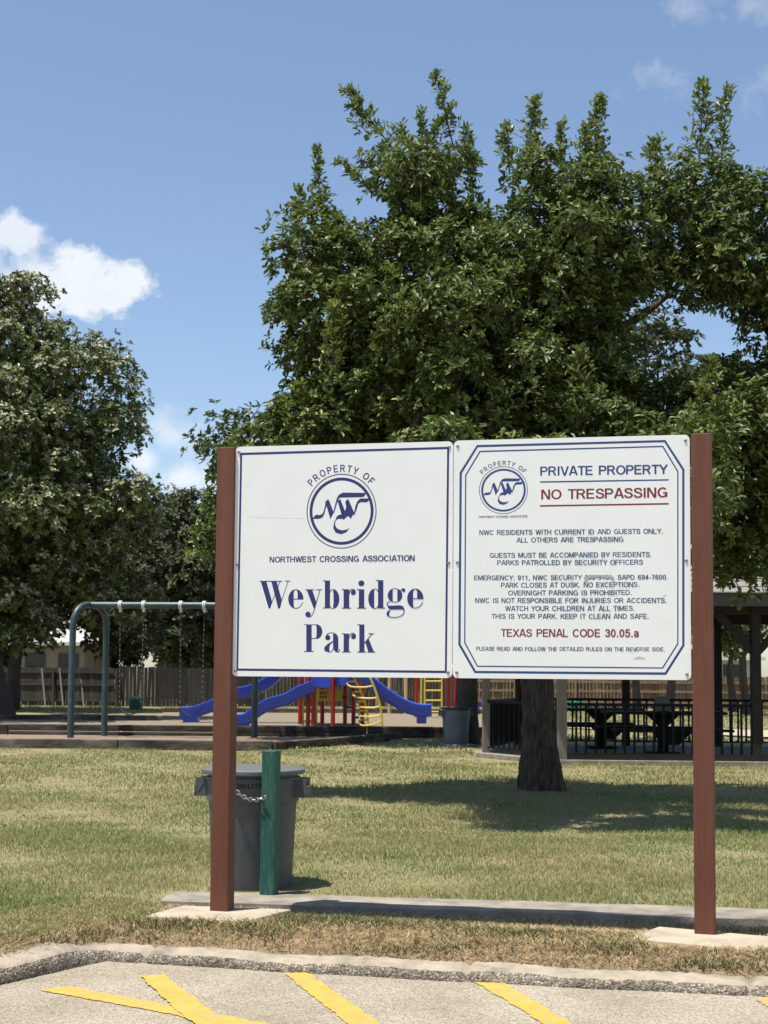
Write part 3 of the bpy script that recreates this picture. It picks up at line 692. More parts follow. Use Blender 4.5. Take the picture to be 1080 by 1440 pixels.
for t, x0, x1, y0, y1, cap in [
        ('NORTHWEST CROSSING ASSOCIATION', 124, 317, 365.5, 362, 8),
        ('NWC RESIDENTS WITH CURRENT ID AND GUESTS ONLY.', 126, 858, 434, 428, 20), ('ALL OTHERS ARE TRESPASSING', 274, 701, 464, 460, 20),
        ('GUESTS MUST BE ACCOMPANIED BY RESIDENTS.', 167, 813, 525, 521, 20), ('PARKS PATROLLED BY SECURITY OFFICERS', 197, 780, 554, 552, 20),
        ('EMERGENCY: 911, NWC SECURITY 352-9151, SAPD 694-7600.', 105, 878, 614, 611, 19), ('PARK CLOSES AT DUSK. NO EXCEPTIONS.', 212, 764, 644, 641, 20),
        ('OVERNIGHT PARKING IS PROHIBITED.', 241, 734, 675, 673, 20), ('NWC IS NOT RESPONSIBLE FOR INJURIES OR ACCIDENTS.', 109, 873, 705, 705, 20),
        ('WATCH YOUR CHILDREN AT ALL TIMES.', 229, 745, 737, 736, 20), ('THIS IS YOUR PARK. KEEP IT CLEAN AND SAFE.', 175, 802, 768, 768, 20),
        ('PLEASE READ AND FOLLOW THE DETAILED RULES ON THE REVERSE SIDE.', 113, 866, 895, 898, 15.5)]:
    sh = Sheet(); ln(t, x0, x1, y0, y1, cap, .004); sh.build('lettering', m_slate, pr_)
sh = Sheet(); sh.k = 58
sh.pix([g(*p) for p in [(543, 604), (552, 596), (590, 593), (645, 595), (662, 600), (663, 622), (655, 610), (640, 604), (600, 602), (565, 606), (548, 624)]])
sh.build('scuff', m_scuff, pr_)
pale_m = mat('pale_scuff', (.55, .55, .53), (.45, .45, .44), 60, .6)
sh = Sheet(); sh.pix([g(*p) for p in [(739, 930), (748, 922), (768, 918), (785, 923), (791, 930)]])
sh.build('scuff', pale_m, pr_)
sh = Sheet(); sh.pix([g(*p) for p in [(856, 681), (864, 674), (874, 672), (872, 677)]])
sh.build('scuff', pale_m, pr_) #, (.55, .55, .53), (.45, .45, .44), 60, .6), pr_)

# concrete pads the posts stand in
def pad(pix, label, z):
    P4 = [onz(x, y, z) for x, y in pix]; c = sum(P4, Vector()) / 4; q = MB()
    q.prism([(p.x - c.x, p.y - c.y) for p in P4], -.2, 0); o = q.build('concrete_pad', m_pad, bevel=.010); o.location = c
    return tag(o, label, 'concrete pad', 'concrete pads under the sign posts')
pad([(201, 1288), (346, 1295), (410, 1278.5), (256, 1273)], 'small concrete pad under the left brown sign post, partly overgrown', PADZ[0])
pad([(884, 1319), (1065, 1337), (1112, 1319), (926, 1302.5)], 'small concrete pad under the right brown sign post with a bare front corner', PADZ[1])

# ------------------------------------------------------------------ trash cans
def trash_can(loc, rz, label, body_m, lid_m, word=True, plate=False):
    t = empty('trash_can', loc, rz, label=label, cat='trash can', group='round plastic trash cans in the park')
    q = MB(); q.lathe([(0, 0), (.22, 0), (.245, .012), (.25, .04), (.272, .52), (.277, .56), (.288, .565), (.293, .695), (.298, .70), (.296, .712), (.278, .714), (.278, .748), (.26, .748), (.25, .6), (0, .05)], n=48)
    bd = q.build('body', body_m, t, smooth=True)
    q = MB()
    q.lathe([(0, .768), (.20, .770), (.30, .766), (.316, .764), (.325, .758), (.325, .738), (.318, .732), (.25, .735)], n=48); q.build('lid', lid_m, t, smooth=True)
    for s in (-1, 1):
        q = MB(); q.box((s * .318, 0, .60), (.075, .16, .02)); q.box((s * .352, 0, .625), (.012, .16, .06)); q.box((s * .315, -.07, .65), (.07, .014, .11)); q.box((s * .315, .07, .65), (.07, .014, .11))
        q.add([(s * .285, -.08, .70), (s * .285, .08, .70), (s * .36, .08, .60), (s * .36, -.08, .60), (s * .285, -.08, .685), (s * .285, .08, .685), (s * .35, .08, .592), (s * .35, -.08, .592)],
              [(0, 1, 2, 3), (7, 6, 5, 4), (0, 3, 7, 4), (1, 5, 6, 2), (0, 4, 5, 1), (3, 2, 6, 7)])
        q.build('handle', body_m, t)
    if word:
        vs, fs = text_tris('BRUTE', .02); x0 = min(v[0] for v in vs); x1 = max(v[0] for v in vs); out = []
        for v in vs:
            a = R(-90) + ((v[0] - x0) - (x1 - x0) / 2) * .052 / .29 + R(8); out.append((.2945 * math.cos(a), .2945 * math.sin(a), .657 + v[1] * .040))
        q = MB(); q.add(out, fs); me = bpy.data.meshes.new('lettering'); me.from_pydata(q.v, [], q.f); me.materials.append(m_blackprint)
        o = bpy.data.objects.new('lettering', me); COL.objects.link(o); o.parent = bd
    if plate:
        q = MB(); q.lathe([(0, .03), (.36, .03), (.37, .02), (.37, -.05)], n=32); q.build('base_plate', m_slab, t)
    return t
CAN = at(356, 1100, 9.0)
can1 = trash_can((CAN.x, CAN.y, -.02), R(-6), 'grey round trash can with flat lid chained to the short green post', m_grey_plastic, m_lid)
p = at(641, 1040, 29); p2 = trash_can((p.x, p.y, -.12), R(20), 'blue grey trash can with black lid under the tree near the slide', m_blue_plastic_bin, m_blackprint, False, True)
# short green post
gp = onz(377, 1257.5, .025)
q = MB(); gt = at(381, 1056, gp.y)
q.bar((gp.x, gp.y + .05, -.2), (gt.x, gt.y + .05, gt.z), .09, .09, R(-16)); gpo = q.build('post_stub', m_green, bevel=.006)
tag(gpo, 'short green wooden post leaning in front of the grey trash can', 'post')
# chain: from the can's hole to the green post
q = MB(); c0 = Vector((CAN.x - .115, CAN.y - .285, .665)); c1 = Vector((gt.x - .045, gp.y - .012, .60)); c1.x = gp.x + (gt.x - gp.x) * .72 - .03
cps = [c0.lerp(c1, k / 11) + Vector((0, 0, -.05 * 4 * (k / 11) * (1 - k / 11))) for k in range(12)]
for k in range(11):
    a, b = cps[k], cps[k + 1]; mid = (a + b) / 2; d = (b - a).normalized(); s_ = d.cross(Vector((0, 0, 1))).normalized(); u_ = s_.cross(d)
    w = s_ if k % 2 else u_; L2 = (b - a).length * .72
    q.tube([mid + d * L2 * math.cos(t) + w * .011 * math.sin(t) for t in [2 * math.pi * i / 10 for i in range(10)]], .0034, 5, closed=True)
tag(q.build('steel_chain', m_chain, smooth=True), 'steel chain looped between the grey trash can and the green post', 'chain')

# ------------------------------------------------------------------ grass
rng = np.random.default_rng(11)
kx = np.array([p.x for p in KERB]); ky = np.array([p.y for p in KERB])
def kerb_np(x): return np.interp(x, kx, ky)
def sm(a, b, x): t = np.clip((x - a) / (b - a), 0, 1); return t * t * (3 - 2 * t)
def lawn_np(x, y):
    t = y - kerb_np(x)
    return -0.066 + 0.038 * sm(.17, .22, t) + .04 * sm(.22, .42, t) - sm(-1.5, -1.25, x) * .042 * sm(.75, 1.05, t) * (1 - sm(1.42, 1.6, t)) - 0.16 * sm(9.2, 15, y) + .012 * np.sin(x * 1.7 + y * .6) * sm(9, 14, y) + .02 * np.sin(x * .31 + 1.3) * np.sin(y * .23) * sm(14, 30, y)
def blades(x, y, h, w, lean=.85):
    n = len(x); z = lawn_np(x, y) - .004; a = rng.uniform(0, 2 * np.pi, n); b = rng.uniform(0, 2 * np.pi, n)
    hh = h * rng.uniform(.55, 1.25, n); ln_ = lean * rng.uniform(.15, 1.3, n) * hh; ww = w * rng.uniform(.7, 1.3, n)
    ca, sa = np.cos(a) * ww / 2, np.sin(a) * ww / 2; dx, dy = np.cos(b) * ln_, np.sin(b) * ln_
    v = np.empty((n, 5, 3))
    v[:, 0] = np.c_[x - ca, y - sa, z]; v[:, 1] = np.c_[x + ca, y + sa, z]
    v[:, 2] = np.c_[x - ca * .8 + dx * .35, y - sa * .8 + dy * .35, z + hh * .6]; v[:, 3] = np.c_[x + ca * .8 + dx * .35, y + sa * .8 + dy * .35, z + hh * .6]
    v[:, 4] = np.c_[x + dx, y + dy, z + hh * .95]
    i = np.arange(n)[:, None] * 5
    f = np.concatenate([i + np.array([[0, 1, 3]]), i + np.array([[0, 3, 2]]), i + np.array([[2, 3, 4]])], 1).reshape(-1, 3)
    return v.reshape(-1, 3), f
def join(parts):
    V2, F2, o = [], [], 0
    for v, f in parts: V2.append(v); F2.append(f + o); o += len(v)
    return np.concatenate(V2), np.concatenate(F2)
PBX = [at(-260, 945, 27).x, at(385, 945, 27).x, at(470, 945, 28.8).x, at(563, 945, 31.4).x, at(700, 945, 32.5).x]; PBY = [27.0, 26.8, 28.6, 31.2, 32.4]; PRX = at(695, 945, 36).x
parts = []
for d0, d1, dens, h, w in ((8.2, 10, 5200, .033, .0036), (10, 13, 2700, .037, .005), (13, 18, 1200, .042, .0075), (18, 27, 480, .047, .0115), (27, 60, 65, .055, .032)):
    xm = .31 * d1 + .8; n = int((d1 - d0) * 2 * xm * dens); x = rng.uniform(-xm, xm, n); y = rng.uniform(d0, d1, n)
    ok = (np.abs(x) < .31 * y + .8)
    pn = np.sin(x * 2.1 + 1.3 * np.sin(y * 1.1)) + np.sin(y * 1.7 + 1.9 * np.sin(x * .8 + 2)) + .7 * np.sin(x * 5.3 + y * 3.1) + .7 * np.sin(y * 6.1 - x * 2.3)
    ok &= rng.random(n) < .82 + .12 * pn
    ok &= ~((x > e0.x) & (y < (e0.y + .33 + (x - e0.x) * ed.y / ed.x)))          # keep off the edging
    if d1 > 25: pb = np.interp(x, PBX, PBY); ok &= ~((y > pb) & (y < 50.5) & (x < PRX)); ok &= ~((x > 1.7) & (y > 24) & (y < 31))
    parts.append(blades(x[ok], y[ok], h * (1 + .16 * pn[ok]), w))
# left of the edging the lawn comes down towards the kerb
n = 26000; x = rng.uniform(-3.2, e0.x + .05, n); y = rng.uniform(6.6, 8.4, n); t = y - kerb_np(x); ok = (t > .45 + .12 * np.sin(x * 7)); parts.append(blades(x[ok], y[ok], .04, .005))
tag(mesh_np('lawn_grass', *join(parts), m_blade), kind='stuff')
parts = []; n = 95000                                                              # dry strip between kerb and edging
x = rng.uniform(-2.6, 3.2, n); t = rng.uniform(.19, 1.6, n); y = kerb_np(x) + t
ok = (y < e0.y - .01 + (x - e0.x) * ed.y / ed.x + 0.0) | ((x < e0.x) & (t < .72))
pc = [onz(303, 1283, .03), onz(1000, 1319, .03)]
for c in pc: ok &= ~((np.abs(x - c.x) < .33) & (np.abs(y - c.y) < .19))
x, y = x[ok], y[ok]; parts.append(blades(x, y, .030, .0045, 2.4))
# straw lying over the kerb edge and along the pads
tag(mesh_np('dry_grass', *join(parts), m_straw), kind='stuff')
parts = []
for cx, cy, rx, ry, n in ((470, 1296, 95, 12, 3000), (600, 1302, 80, 14, 1500), (740, 1318, 110, 10, 1200), (860, 1335, 60, 8, 500), (1000, 1352, 90, 9, 900), (360, 1310, 60, 8, 700), (240, 1302, 70, 8, 900), (150, 1312, 60, 8, 500), (60, 1322, 60, 6, 350), (560, 1330, 160, 6, 700)):
    c = onz(cx, cy, .01); sx_ = rx / FOC * c.y; sy_ = ry / FOC * c.y * (c.y / 1.4)
    x = c.x + rng.normal(0, sx_ * .6, n); y = c.y + rng.normal(0, sy_ * .5, n); tt = y - kerb_np(x)
    ok = (tt > .2) & ((x < e0.x) | (y < e0.y - .015 + (x - e0.x) * ed.y / ed.x))
    for c in pc: ok &= ~((np.abs(x - c.x) < .34) & (np.abs(y - c.y) < .2))
    k_ = rng.random(len(x)) < .62; ok &= k_; parts.append(blades(x[ok], y[ok], .045, .006, 1.2))
tag(mesh_np('weeds', *join(parts), m_weed), kind='stuff')
# bare soil under the strip
V_ = []; F_ = []; cols = np.linspace(-3.4, 5, 90)
for i, x in enumerate(cols):
    for t in (.18, .2, .225, .26, .33, .4, .5, .6, .7):
        y = kerb_y(x) + t + .04 * math.sin(x * 9) * (t > .65); V_.append((x, y, lawn_z(x, y) + .005))
for i in range(len(cols) - 1):
    for j in range(8): F_.append((i * 9 + j, i * 9 + 9 + j, i * 9 + 10 + j, i * 9 + j + 1))
tag(mesh_np('soil_strip', V_, F_, m_dirt, smooth=True), kind='structure')

# ------------------------------------------------------------------ trees
def pip_dist(px, pz, poly):
    """signed distance to polygon (inside positive), vectorised"""
    a = np.array(poly); b = np.roll(a, -1, 0); P_ = np.c_[px, pz]
    d = b - a; L2 = (d ** 2).sum(1)
    t = np.clip(((P_[:, None] - a[None]) * d[None]).sum(2) / L2[None], 0, 1)
    dist = np.sqrt(((P_[:, None] - (a[None] + t[..., None] * d[None])) ** 2).sum(2)).min(1)
    c = ((a[None, :, 1] > pz[:, None]) != (b[None, :, 1] > pz[:, None])) & (px[:, None] < (b[None, :, 0] - a[None, :, 0]) * (pz[:, None] - a[None, :, 1]) / (b[None, :, 1] - a[None, :, 1] + 1e-12) + a[None, :, 0])
    return np.where(c.sum(1) % 2 == 1, dist, -dist)
def unit(v): return v / np.maximum(np.linalg.norm(v, axis=-1, keepdims=True), 1e-9)
def leaves(C, AX, per, ln_, wd, rg, spread=(35, 85), droop=.15):
    n = len(C); C = np.repeat(C, per, 0); AX = unit(np.repeat(AX, per, 0)); n = len(C)
    ref = unit(rg.normal(size=(n, 3))); pr = unit(np.cross(AX, ref)); th = np.radians(rg.uniform(*spread, n))[:, None]
    d = unit(AX * np.cos(th) + pr * np.sin(th) - np.array([0, 0, droop])); nm = unit(AX - d * (AX * d).sum(1, keepdims=True) + rg.normal(size=(n, 3)) * .25); sd = unit(np.cross(d, nm)); nm = np.cross(sd, d)
    L = (ln_ * rg.uniform(.7, 1.25, n))[:, None]; Wd = (wd * rg.uniform(.75, 1.2, n))[:, None] / 2
    b = C + rg.normal(size=(n, 3)) * ln_ * .15
    v = np.empty((n, 6, 3))
    v[:, 0] = b; v[:, 1] = b + d * L * .42 + sd * Wd * .75 + nm * Wd * .22; v[:, 2] = b + d * L * .74 + sd * Wd + nm * Wd * .3 - nm * L * .05
    v[:, 3] = b + d * L - nm * L * .12; v[:, 4] = b + d * L * .74 - sd * Wd + nm * Wd * .3 - nm * L * .05; v[:, 5] = b + d * L * .42 - sd * Wd * .75 + nm * Wd * .22
    i = np.arange(n)[:, None] * 6
    return v.reshape(-1, 3), np.concatenate([i + np.array([[0, 1, 2, 3]]), i + np.array([[0, 3, 4, 5]])], 1).reshape(-1, 4)
def tree(name, label, base, trunk_r, fork, outline, thick, clr, ncl, ros, per, leaf, lmat, bark, seed, group=None, sprouts=(), young=None, extra_trunk=None, flare=1.5, twig_r=.012, soft=.5, lm2=None, hi_bark=False, yoff=0.0, extra=()):
    """outline: crown's outline as (x, z) in metres seen from the front, in the plane y = base.y"""
    rg = np.random.default_rng(seed); rr = random.Random(seed); base = Vector(base); fork = Vector(fork)
    t = empty(name, base, 0, label=label, cat='tree', group=group)
    o3 = np.array(base)
    poly = [(x - base.x, z - base.z) for x, z in outline]; pa = np.array(poly); lo, hi = pa.min(0), pa.max(0)
    cl = []; tries = 0
    while len(cl) < ncl and tries < 90:
        tries += 1; m_ = 400
        x = rg.uniform(lo[0], hi[0], m_); z = rg.uniform(lo[1], hi[1], m_); r = rg.uniform(*clr, m_); d = pip_dist(x, z, poly)
        ymax = np.minimum(thick, 1.1 * np.maximum(d, 0) + .15); y = rg.uniform(-1, 1, m_) * ymax + yoff
        for k in np.where(d > r * soft)[0]:
            p_ = np.array([x[k], y[k], z[k]])
            if not cl or (np.linalg.norm(np.array(cl)[:, :3] - p_, axis=1) > (r[k] + np.array(cl)[:, 3]) * .56).all(): cl.append(np.array([*p_, r[k]]))
            if len(cl) >= ncl: break
    cl += [np.array([x - base.x, y - base.y, z - base.z, r]) for x, y, z, r in extra]
    # limbs
    nodes = [Vector((0, 0, -.1))]; par = [-1]; fl = fork - base
    k = 7
    for i in range(1, k + 1):
        f = i / k; nodes.append(Vector((fl.x * f + .05 * math.sin(f * 5 + seed) * trunk_r * 4 * (f < 1), fl.y * f, fl.z * f))); par.append(len(nodes) - 2)
    top = len(nodes) - 1; cnt = [0.0] * len(nodes); ends = []
    step = max(.35, (hi[1] - lo[1]) / 14)
    for c in sorted(cl, key=lambda c: (Vector(c[:3]) - fl).length):
        tgt = Vector(c[:3]); best, bi = 1e9, top
        for i in range(top - 1, len(nodes)):
            v = tgt - nodes[i]; cost = v.length + max(0, -v.z) * .6 + .12 * (nodes[i] - fl).length
            if cost < best: best, bi = cost, i
        a = nodes[bi]; L = (tgt - a).length; s_ = max(1, int(L / step)); prev = bi
        for j in range(1, s_ + 1):
            f = j / s_; p_ = a.lerp(tgt, f) + Vector((rr.uniform(-1, 1), rr.uniform(-1, 1), rr.uniform(-.6, 1))) * (L * .07 * (j < s_)) + Vector((0, 0, .10 * L * math.sin(f * math.pi)))
            nodes.append(p_); par.append(prev); cnt.append(0.0); prev = len(nodes) - 1
        ends.append(prev)
    for e in ends:
        i = e
        while i >= 0: cnt[i] += 1; i = par[i]
    rad = [min(trunk_r * .82, twig_r * (c ** .52)) if c else twig_r for c in cnt]
    for i in range(top + 1): rad[i] = trunk_r * (1 + (flare - 1) * max(0, 1 - i / k * 5)) * (1 - .22 * i / k)
    kids = {}
    for i, p_ in enumerate(par): kids.setdefault(p_, []).append(i)
    q = MB(); NS = 14 if hi_bark else 4; NR = 72 if hi_bark else 18; q.tube(spline(nodes[:top + 1], NS), [rad[min(top, i // NS)] + (rad[min(top, i // NS + 1)] - rad[min(top, i // NS)]) * (i % NS) / NS for i in range(top * NS + 1)], NR)
    for vi, v in enumerate(q.v):                    # fluted, flared trunk foot
        z = v[2]; ang = math.atan2(v[1], v[0]); f = max(0, 1 - (z + .1) / .7); g_ = 1 + f * f * (.22 * math.sin(ang * 4 + seed) + .1 * math.sin(ang * 7)) + .035 * math.sin(ang * 5 + z * 3)
        if hi_bark: g_ += .26 * (abs(mnoise.noise(Vector((math.cos(ang) * 4.2, math.sin(ang) * 4.2, z * 1.5)))) - .2) + .11 * mnoise.noise(Vector((math.cos(ang) * 11, math.sin(ang) * 11, z * 7)))
        q.v[vi] = (v[0] * g_, v[1] * g_, z) if z < fl.z * .5 else v
    st = [(top, c) for c in kids.get(top, [])] + [(i, c) for i in range(top) for c in kids.get(i, []) if c > top]
    while st:
        p_, c = st.pop(); ch = [nodes[p_]]; rs = [min(rad[p_], rad[c] * 1.15)]
        while True:
            ch.append(nodes[c]); rs.append(rad[c]); nx = kids.get(c, [])
            if not nx: break
            nx = sorted(nx, key=lambda i: -cnt[i]); st += [(c, j) for j in nx[1:]]; c = nx[0]
        q.tube(ch, rs, 7 if rs[0] > .03 else 5)
    if extra_trunk: pe = spline([Vector(p_) - base for p_ in extra_trunk[0]], 5); q.tube(pe, [.12 * (1 - .85 * i / (len(pe) - 1)) * (1 + .12 * math.sin(i * 1.3)) for i in range(len(pe))], 12)
    # leaf sprays
    C, AX = [], []
    for c in cl:
        n = int(ros * (c[3] / clr[1]) ** 2) + 4
        dv = unit(rg.normal(size=(n, 3))); dv[:, 2] = np.where(rg.random(n) < .45, np.abs(dv[:, 2]), dv[:, 2]); rad_ = c[3] * rg.uniform(.35, 1.0, n) ** .7 * np.where(rg.random(n) < .18, 1.38, 1.08)
        pos = c[:3] + dv * rad_[:, None] * np.array([1, 1, .82]); C.append(pos); AX.append(unit(dv + np.array([0, 0, .75])))
        for j in range(min(n, 5)):
            q.tube([Vector(c[:3]), Vector(c[:3]).lerp(Vector(pos[j]), .6) + Vector((0, 0, .03)), Vector(pos[j])], [twig_r * .8, twig_r * .6, twig_r * .35], 4)
    C = np.concatenate(C); AX = np.concatenate(AX)
    for (a, b, wd, den) in sprouts: q.tube([Vector(a) - base - (Vector(b) - Vector(a)).normalized() * .1, (Vector(a) + Vector(b)) / 2 - base, Vector(b) - base], [twig_r * .9, twig_r * .7, .003], 5)
    q.build('trunk', bark, t, smooth=True, auto=R(70))
    v, f = leaves(C, AX, per, leaf[0], leaf[1], rg)
    ml = [lmat] + ([young] if young else []) + ([lm2] if lm2 else []); mi = np.zeros(len(f), np.int32)
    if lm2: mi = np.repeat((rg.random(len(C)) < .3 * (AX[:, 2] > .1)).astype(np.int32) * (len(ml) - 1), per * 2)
    for (a, b, wd, den) in sprouts:
        a, b = Vector(a) - base, Vector(b) - base; d = b - a; n = int(d.length * den * 1.35) + 3; f_ = np.linspace(0.02, 1, n); q2 = np.array(a) + np.array(d) * f_[:, None]
        bend = np.array([rr.uniform(-.05, .05), rr.uniform(-.05, .05), 0]) * d.length; q2 = q2 + np.sin(f_ * np.pi)[:, None] * bend
        jit = rg.normal(size=(n, 3)) * wd * (1 - f_ * .8)[:, None] * np.array([1, 1, .3])
        ax = unit(np.array(d.normalized()) * .9 + rg.normal(size=(n, 3)) * .3)
        v2, f2 = leaves(q2 + jit, ax, 5, leaf[0] * .95, leaf[1] * .9, rg, (25, 70), 0.0)
        f = np.concatenate([f, f2 + len(v)]); v = np.concatenate([v, v2]); mi = np.concatenate([mi, np.full(len(f2), 1 if young else 0, np.int32)])
    o = mesh_np('crown', v, f, ml, t, midx=mi)
    return t
def outl(pts, Y): return [(p.x, p.z) for p in (at(x, y, Y) for x, y in pts)]

# big oak straight behind the sign
TB = onz(764, 1112, -.14); TY = TB.y
MAIN = [(268, 800), (276, 745), (300, 700), (306, 625), (345, 590), (385, 575), (398, 540), (378, 500), (370, 430), (392, 370), (398, 320), (418, 280), (455, 285), (478, 315), (515, 322), (548, 305), (515, 288),
        (497, 262), (525, 235), (565, 215), (600, 215), (628, 178), (655, 190), (664, 250), (668, 295), (682, 292), (668, 255), (690, 228), (730, 208), (775, 225), (800, 238), (835, 222), (858, 240), (885, 252), (912, 285),
        (912, 240), (945, 222), (985, 222), (1035, 238), (1080, 258), (1140, 290), (1200, 350), (1215, 430), (1180, 480), (1150, 490), (1060, 490), (1015, 448), (960, 415), (910, 425), (880, 452), (892, 520), (950, 545),
        (1005, 512), (1060, 492), (1150, 500), (1200, 600), (1175, 760), (1120, 825), (1085, 800), (1050, 835), (1005, 815), (960, 770), (860, 760), (700, 790), (500, 780), (400, 800)]
def A_(x, y, dy=0): return at(x, y, TY + dy)
SP = [(A_(452, 300), A_(444, 208), .10, 42), (A_(572, 235), A_(489, 126), .16, 75), (A_(520, 268), A_(476, 226), .07, 45), (A_(596, 225), A_(592, 158), .05, 40), (A_(580, 225), A_(566, 178), .05, 40), (A_(606, 222), A_(612, 170), .05, 35),
      (A_(636, 200), A_(613, 104), .09, 45), (A_(742, 225), A_(751, 138), .12, 65), (A_(716, 235), A_(713, 176), .10, 55), (A_(788, 245), A_(789, 174), .06, 45), (A_(836, 245), A_(846, 136), .14, 75), (A_(825, 245), A_(826, 180), .10, 55), (A_(925, 260), A_(924, 196), .12, 70),
      (A_(982, 240), A_(990, 115), .12, 60), (A_(1012, 250), A_(1023, 125), .10, 48), (A_(420, 310), A_(420, 265), .08, 40), (A_(668, 300), A_(656, 180), .08, 40),
      (A_(545, 470, -2.6), A_(547, 375, -2.6), .10, 50), (A_(468, 530, -2.6), A_(470, 430, -2.6), .10, 45), (A_(628, 590, -2.8), A_(640, 495, -2.8), .11, 45), (A_(985, 610, -2.4), A_(1000, 505, -2.4), .12, 50), (A_(812, 590, -2.9), A_(815, 490, -2.9), .14, 50),
      (A_(690, 600, -2.9), A_(700, 540, -2.9), .12, 45), (A_(425, 610, -2.0), A_(420, 540, -2.0), .12, 45), (A_(290, 790, -.6), A_(292, 690, -.6), .15, 60), (A_(1040, 720, -1.5), A_(1075, 670, -1.5), .1, 50), (A_(1005, 690, -1.5), A_(1030, 640, -1.5), .1, 50)]
FK = at(752, 660, TY); rr_ = random.Random(77); LOW = []
for k in range(64):                                  # low boughs that reach towards the sign
    Yk = rr_.uniform(13.0, 15.6); pk = at(rr_.uniform(590, 985), 700, Yk); LOW.append((pk.x, Yk, rr_.uniform(2.75, 3.55), rr_.uniform(.24, .42)))
for px_, py_ in ((1025, 600), (1060, 560), (1045, 640), (1075, 690), (1030, 720), (1060, 760), (1085, 800), (1020, 790), (1050, 815), (1100, 640)):
    Yk = rr_.uniform(16.8, 18.6); pk = at(px_, py_, Yk); LOW.append((pk.x, Yk, pk.z, .3))
tree('oak_tree', 'big dark green oak behind the sign with a rough trunk and upright shoots', TB, .20, FK, outl(MAIN, TY - 1.0), 4.2, (.17, .55), 450, 160, 8, (.10, .040), m_leaf_main, m_bark, 4, sprouts=SP, young=m_leaf_young, flare=1.5, twig_r=.013, hi_bark=True, yoff=-1.0, extra=LOW, extra_trunk=([at(755, 640, TY), at(790, 560, TY - .1), at(838, 492, TY - .2), at(862, 466, TY - .2), at(898, 446, TY - .1), at(950, 405, TY + .2), at(985, 350, TY + .3)], 'limb'))
V_ = [(TB.x, TB.y, lawn_z(TB.x, TB.y) + .03)]; rr_ = random.Random(5)
for k in range(40):
    a = 2 * math.pi * k / 40; r = .62 + .14 * math.sin(a * 3 + 1) + rr_.uniform(-.05, .05); V_.append((TB.x + r * math.cos(a) * 1.15, TB.y + r * math.sin(a), lawn_z(TB.x, TB.y) - .002))
tag(MB().add(V_, [(0, k + 1, (k + 1) % 40 + 1) for k in range(40)]).build('bare_soil', m_dirt, smooth=True), kind='structure')
# second oak behind it
p = onz(655, 1047, -.15); BY = p.y
OB = [(290, 620), (284, 590), (320, 565), (365, 562), (420, 540), (500, 470), (620, 430), (760, 430), (860, 450), (925, 442), (975, 475), (1020, 510), (1080, 560), (1060, 700), (900, 800), (700, 810), (400, 800), (300, 770), (285, 700)]
tree('oak_tree', 'oak rising behind the trash can between the slide and the gazebo', p, .24, at(652, 760, BY), outl(OB, BY), 3.6, (.4, .95), 130, 110, 8, (.15, .075), m_leaf_b, m_bark2, 12, flare=1.3, twig_r=.02)
# pale leaved oak on the left
CB = onz(2, 1012, -.15); CY = CB.y
OC = [(-60, 372), (5, 372), (50, 385), (68, 402), (55, 432), (88, 452), (125, 455), (150, 482), (190, 474), (203, 520), (196, 560), (207, 612), (180, 640), (222, 652), (243, 700), (228, 755), (205, 790), (235, 850), (150, 905), (100, 870), (60, 935), (-60, 930), (-160, 880), (-260, 700), (-240, 500), (-150, 410)]
tree('oak_tree', 'tall oak by the swings with pale silvery leaf tips', CB, .34, at(-20, 840, CY), outl(OC, CY), 4.5, (.4, 1.05), 230, 210, 8, (.15, .08), m_leaf_pale, m_bark2, 21, flare=1.3, twig_r=.024, lm2=m_leaf_silver)
# shrubbier tree behind it
DB = at(14, 994, 52); DB.z = -.15
OD = [(-120, 660), (0, 640), (120, 640), (190, 690), (222, 745), (232, 800), (215, 900), (150, 935), (118, 900), (40, 898), (15, 930), (-80, 945), (-160, 800)]
tree('oak_tree', 'olive brown tree with a leaning dark trunk before the fence', DB, .26, at(30, 880, 52), outl(OD, 52), 3.5, (.6, 1.3), 110, 110, 7, (.26, .12), m_leaf_brown, m_bark2, 33, flare=1.2, twig_r=.03)
# trees beyond the fence
def fartree(px0, px1, top, Y, label, lm, seed, low=905, n=55, nm='shade_tree', leaf=(.32, .13), group='trees beyond the fence'):
    cx = (px0 + px1) / 2; w = px1 - px0; b = at(cx, 985, Y); b.z = -.15
    rr = random.Random(seed); o = []
    for k in range(16):
        a = 2 * math.pi * k / 16 + .2; r = rr.uniform(.84, 1.08); o.append((cx + math.cos(a) * w / 2 * r, (top + low) / 2 - math.sin(a) * (low - top) / 2 * r))
    return tree(nm, label, b, .2, at(cx + rr.uniform(-10, 10), low - 15, Y), outl(o, Y), w / 2 / FOC * Y * .8, (.5, 1.25), int(n * 1.5), 90, 7, leaf, lm, m_bark2, seed, group=group, flare=1.15, twig_r=.03)
fartree(190, 335, 690, 66, 'feathery grey green tree beyond the fence behind the swings', m_leaf_grey, 41, 945, 80)
fartree(110, 230, 770, 74, 'dark tree beside the beige house beyond the fence', m_leaf_brown, 42, 955, 55)
fartree(240, 420, 800, 70, 'low dark tree over the fence behind the slides', m_leaf_b, 43, 965, 50)
fartree(420, 600, 780, 78, 'rounded tree beyond the fence behind the play set', m_leaf_grey, 44, 960, 40)
fartree(600, 800, 770, 80, 'wide tree beyond the brown fence hidden behind the big oak', m_leaf_b, 45, 960, 40)
fartree(800, 960, 800, 78, 'tree beyond the brown fence behind the picnic tables', m_leaf_grey, 46, 960, 36)
fartree(1085, 1290, 790, 74, 'tree beyond the brown fence to the far right of the gazebo', m_leaf_b, 47, 960, 40)
fartree(-60, 75, 760, 80, 'dark tree beyond the grey fence left of the beige house', m_leaf_brown, 49, 960, 45)
fartree(-260, -60, 690, 72, 'tree beyond the grey fence to the far left', m_leaf_brown, 48, 960, 40)
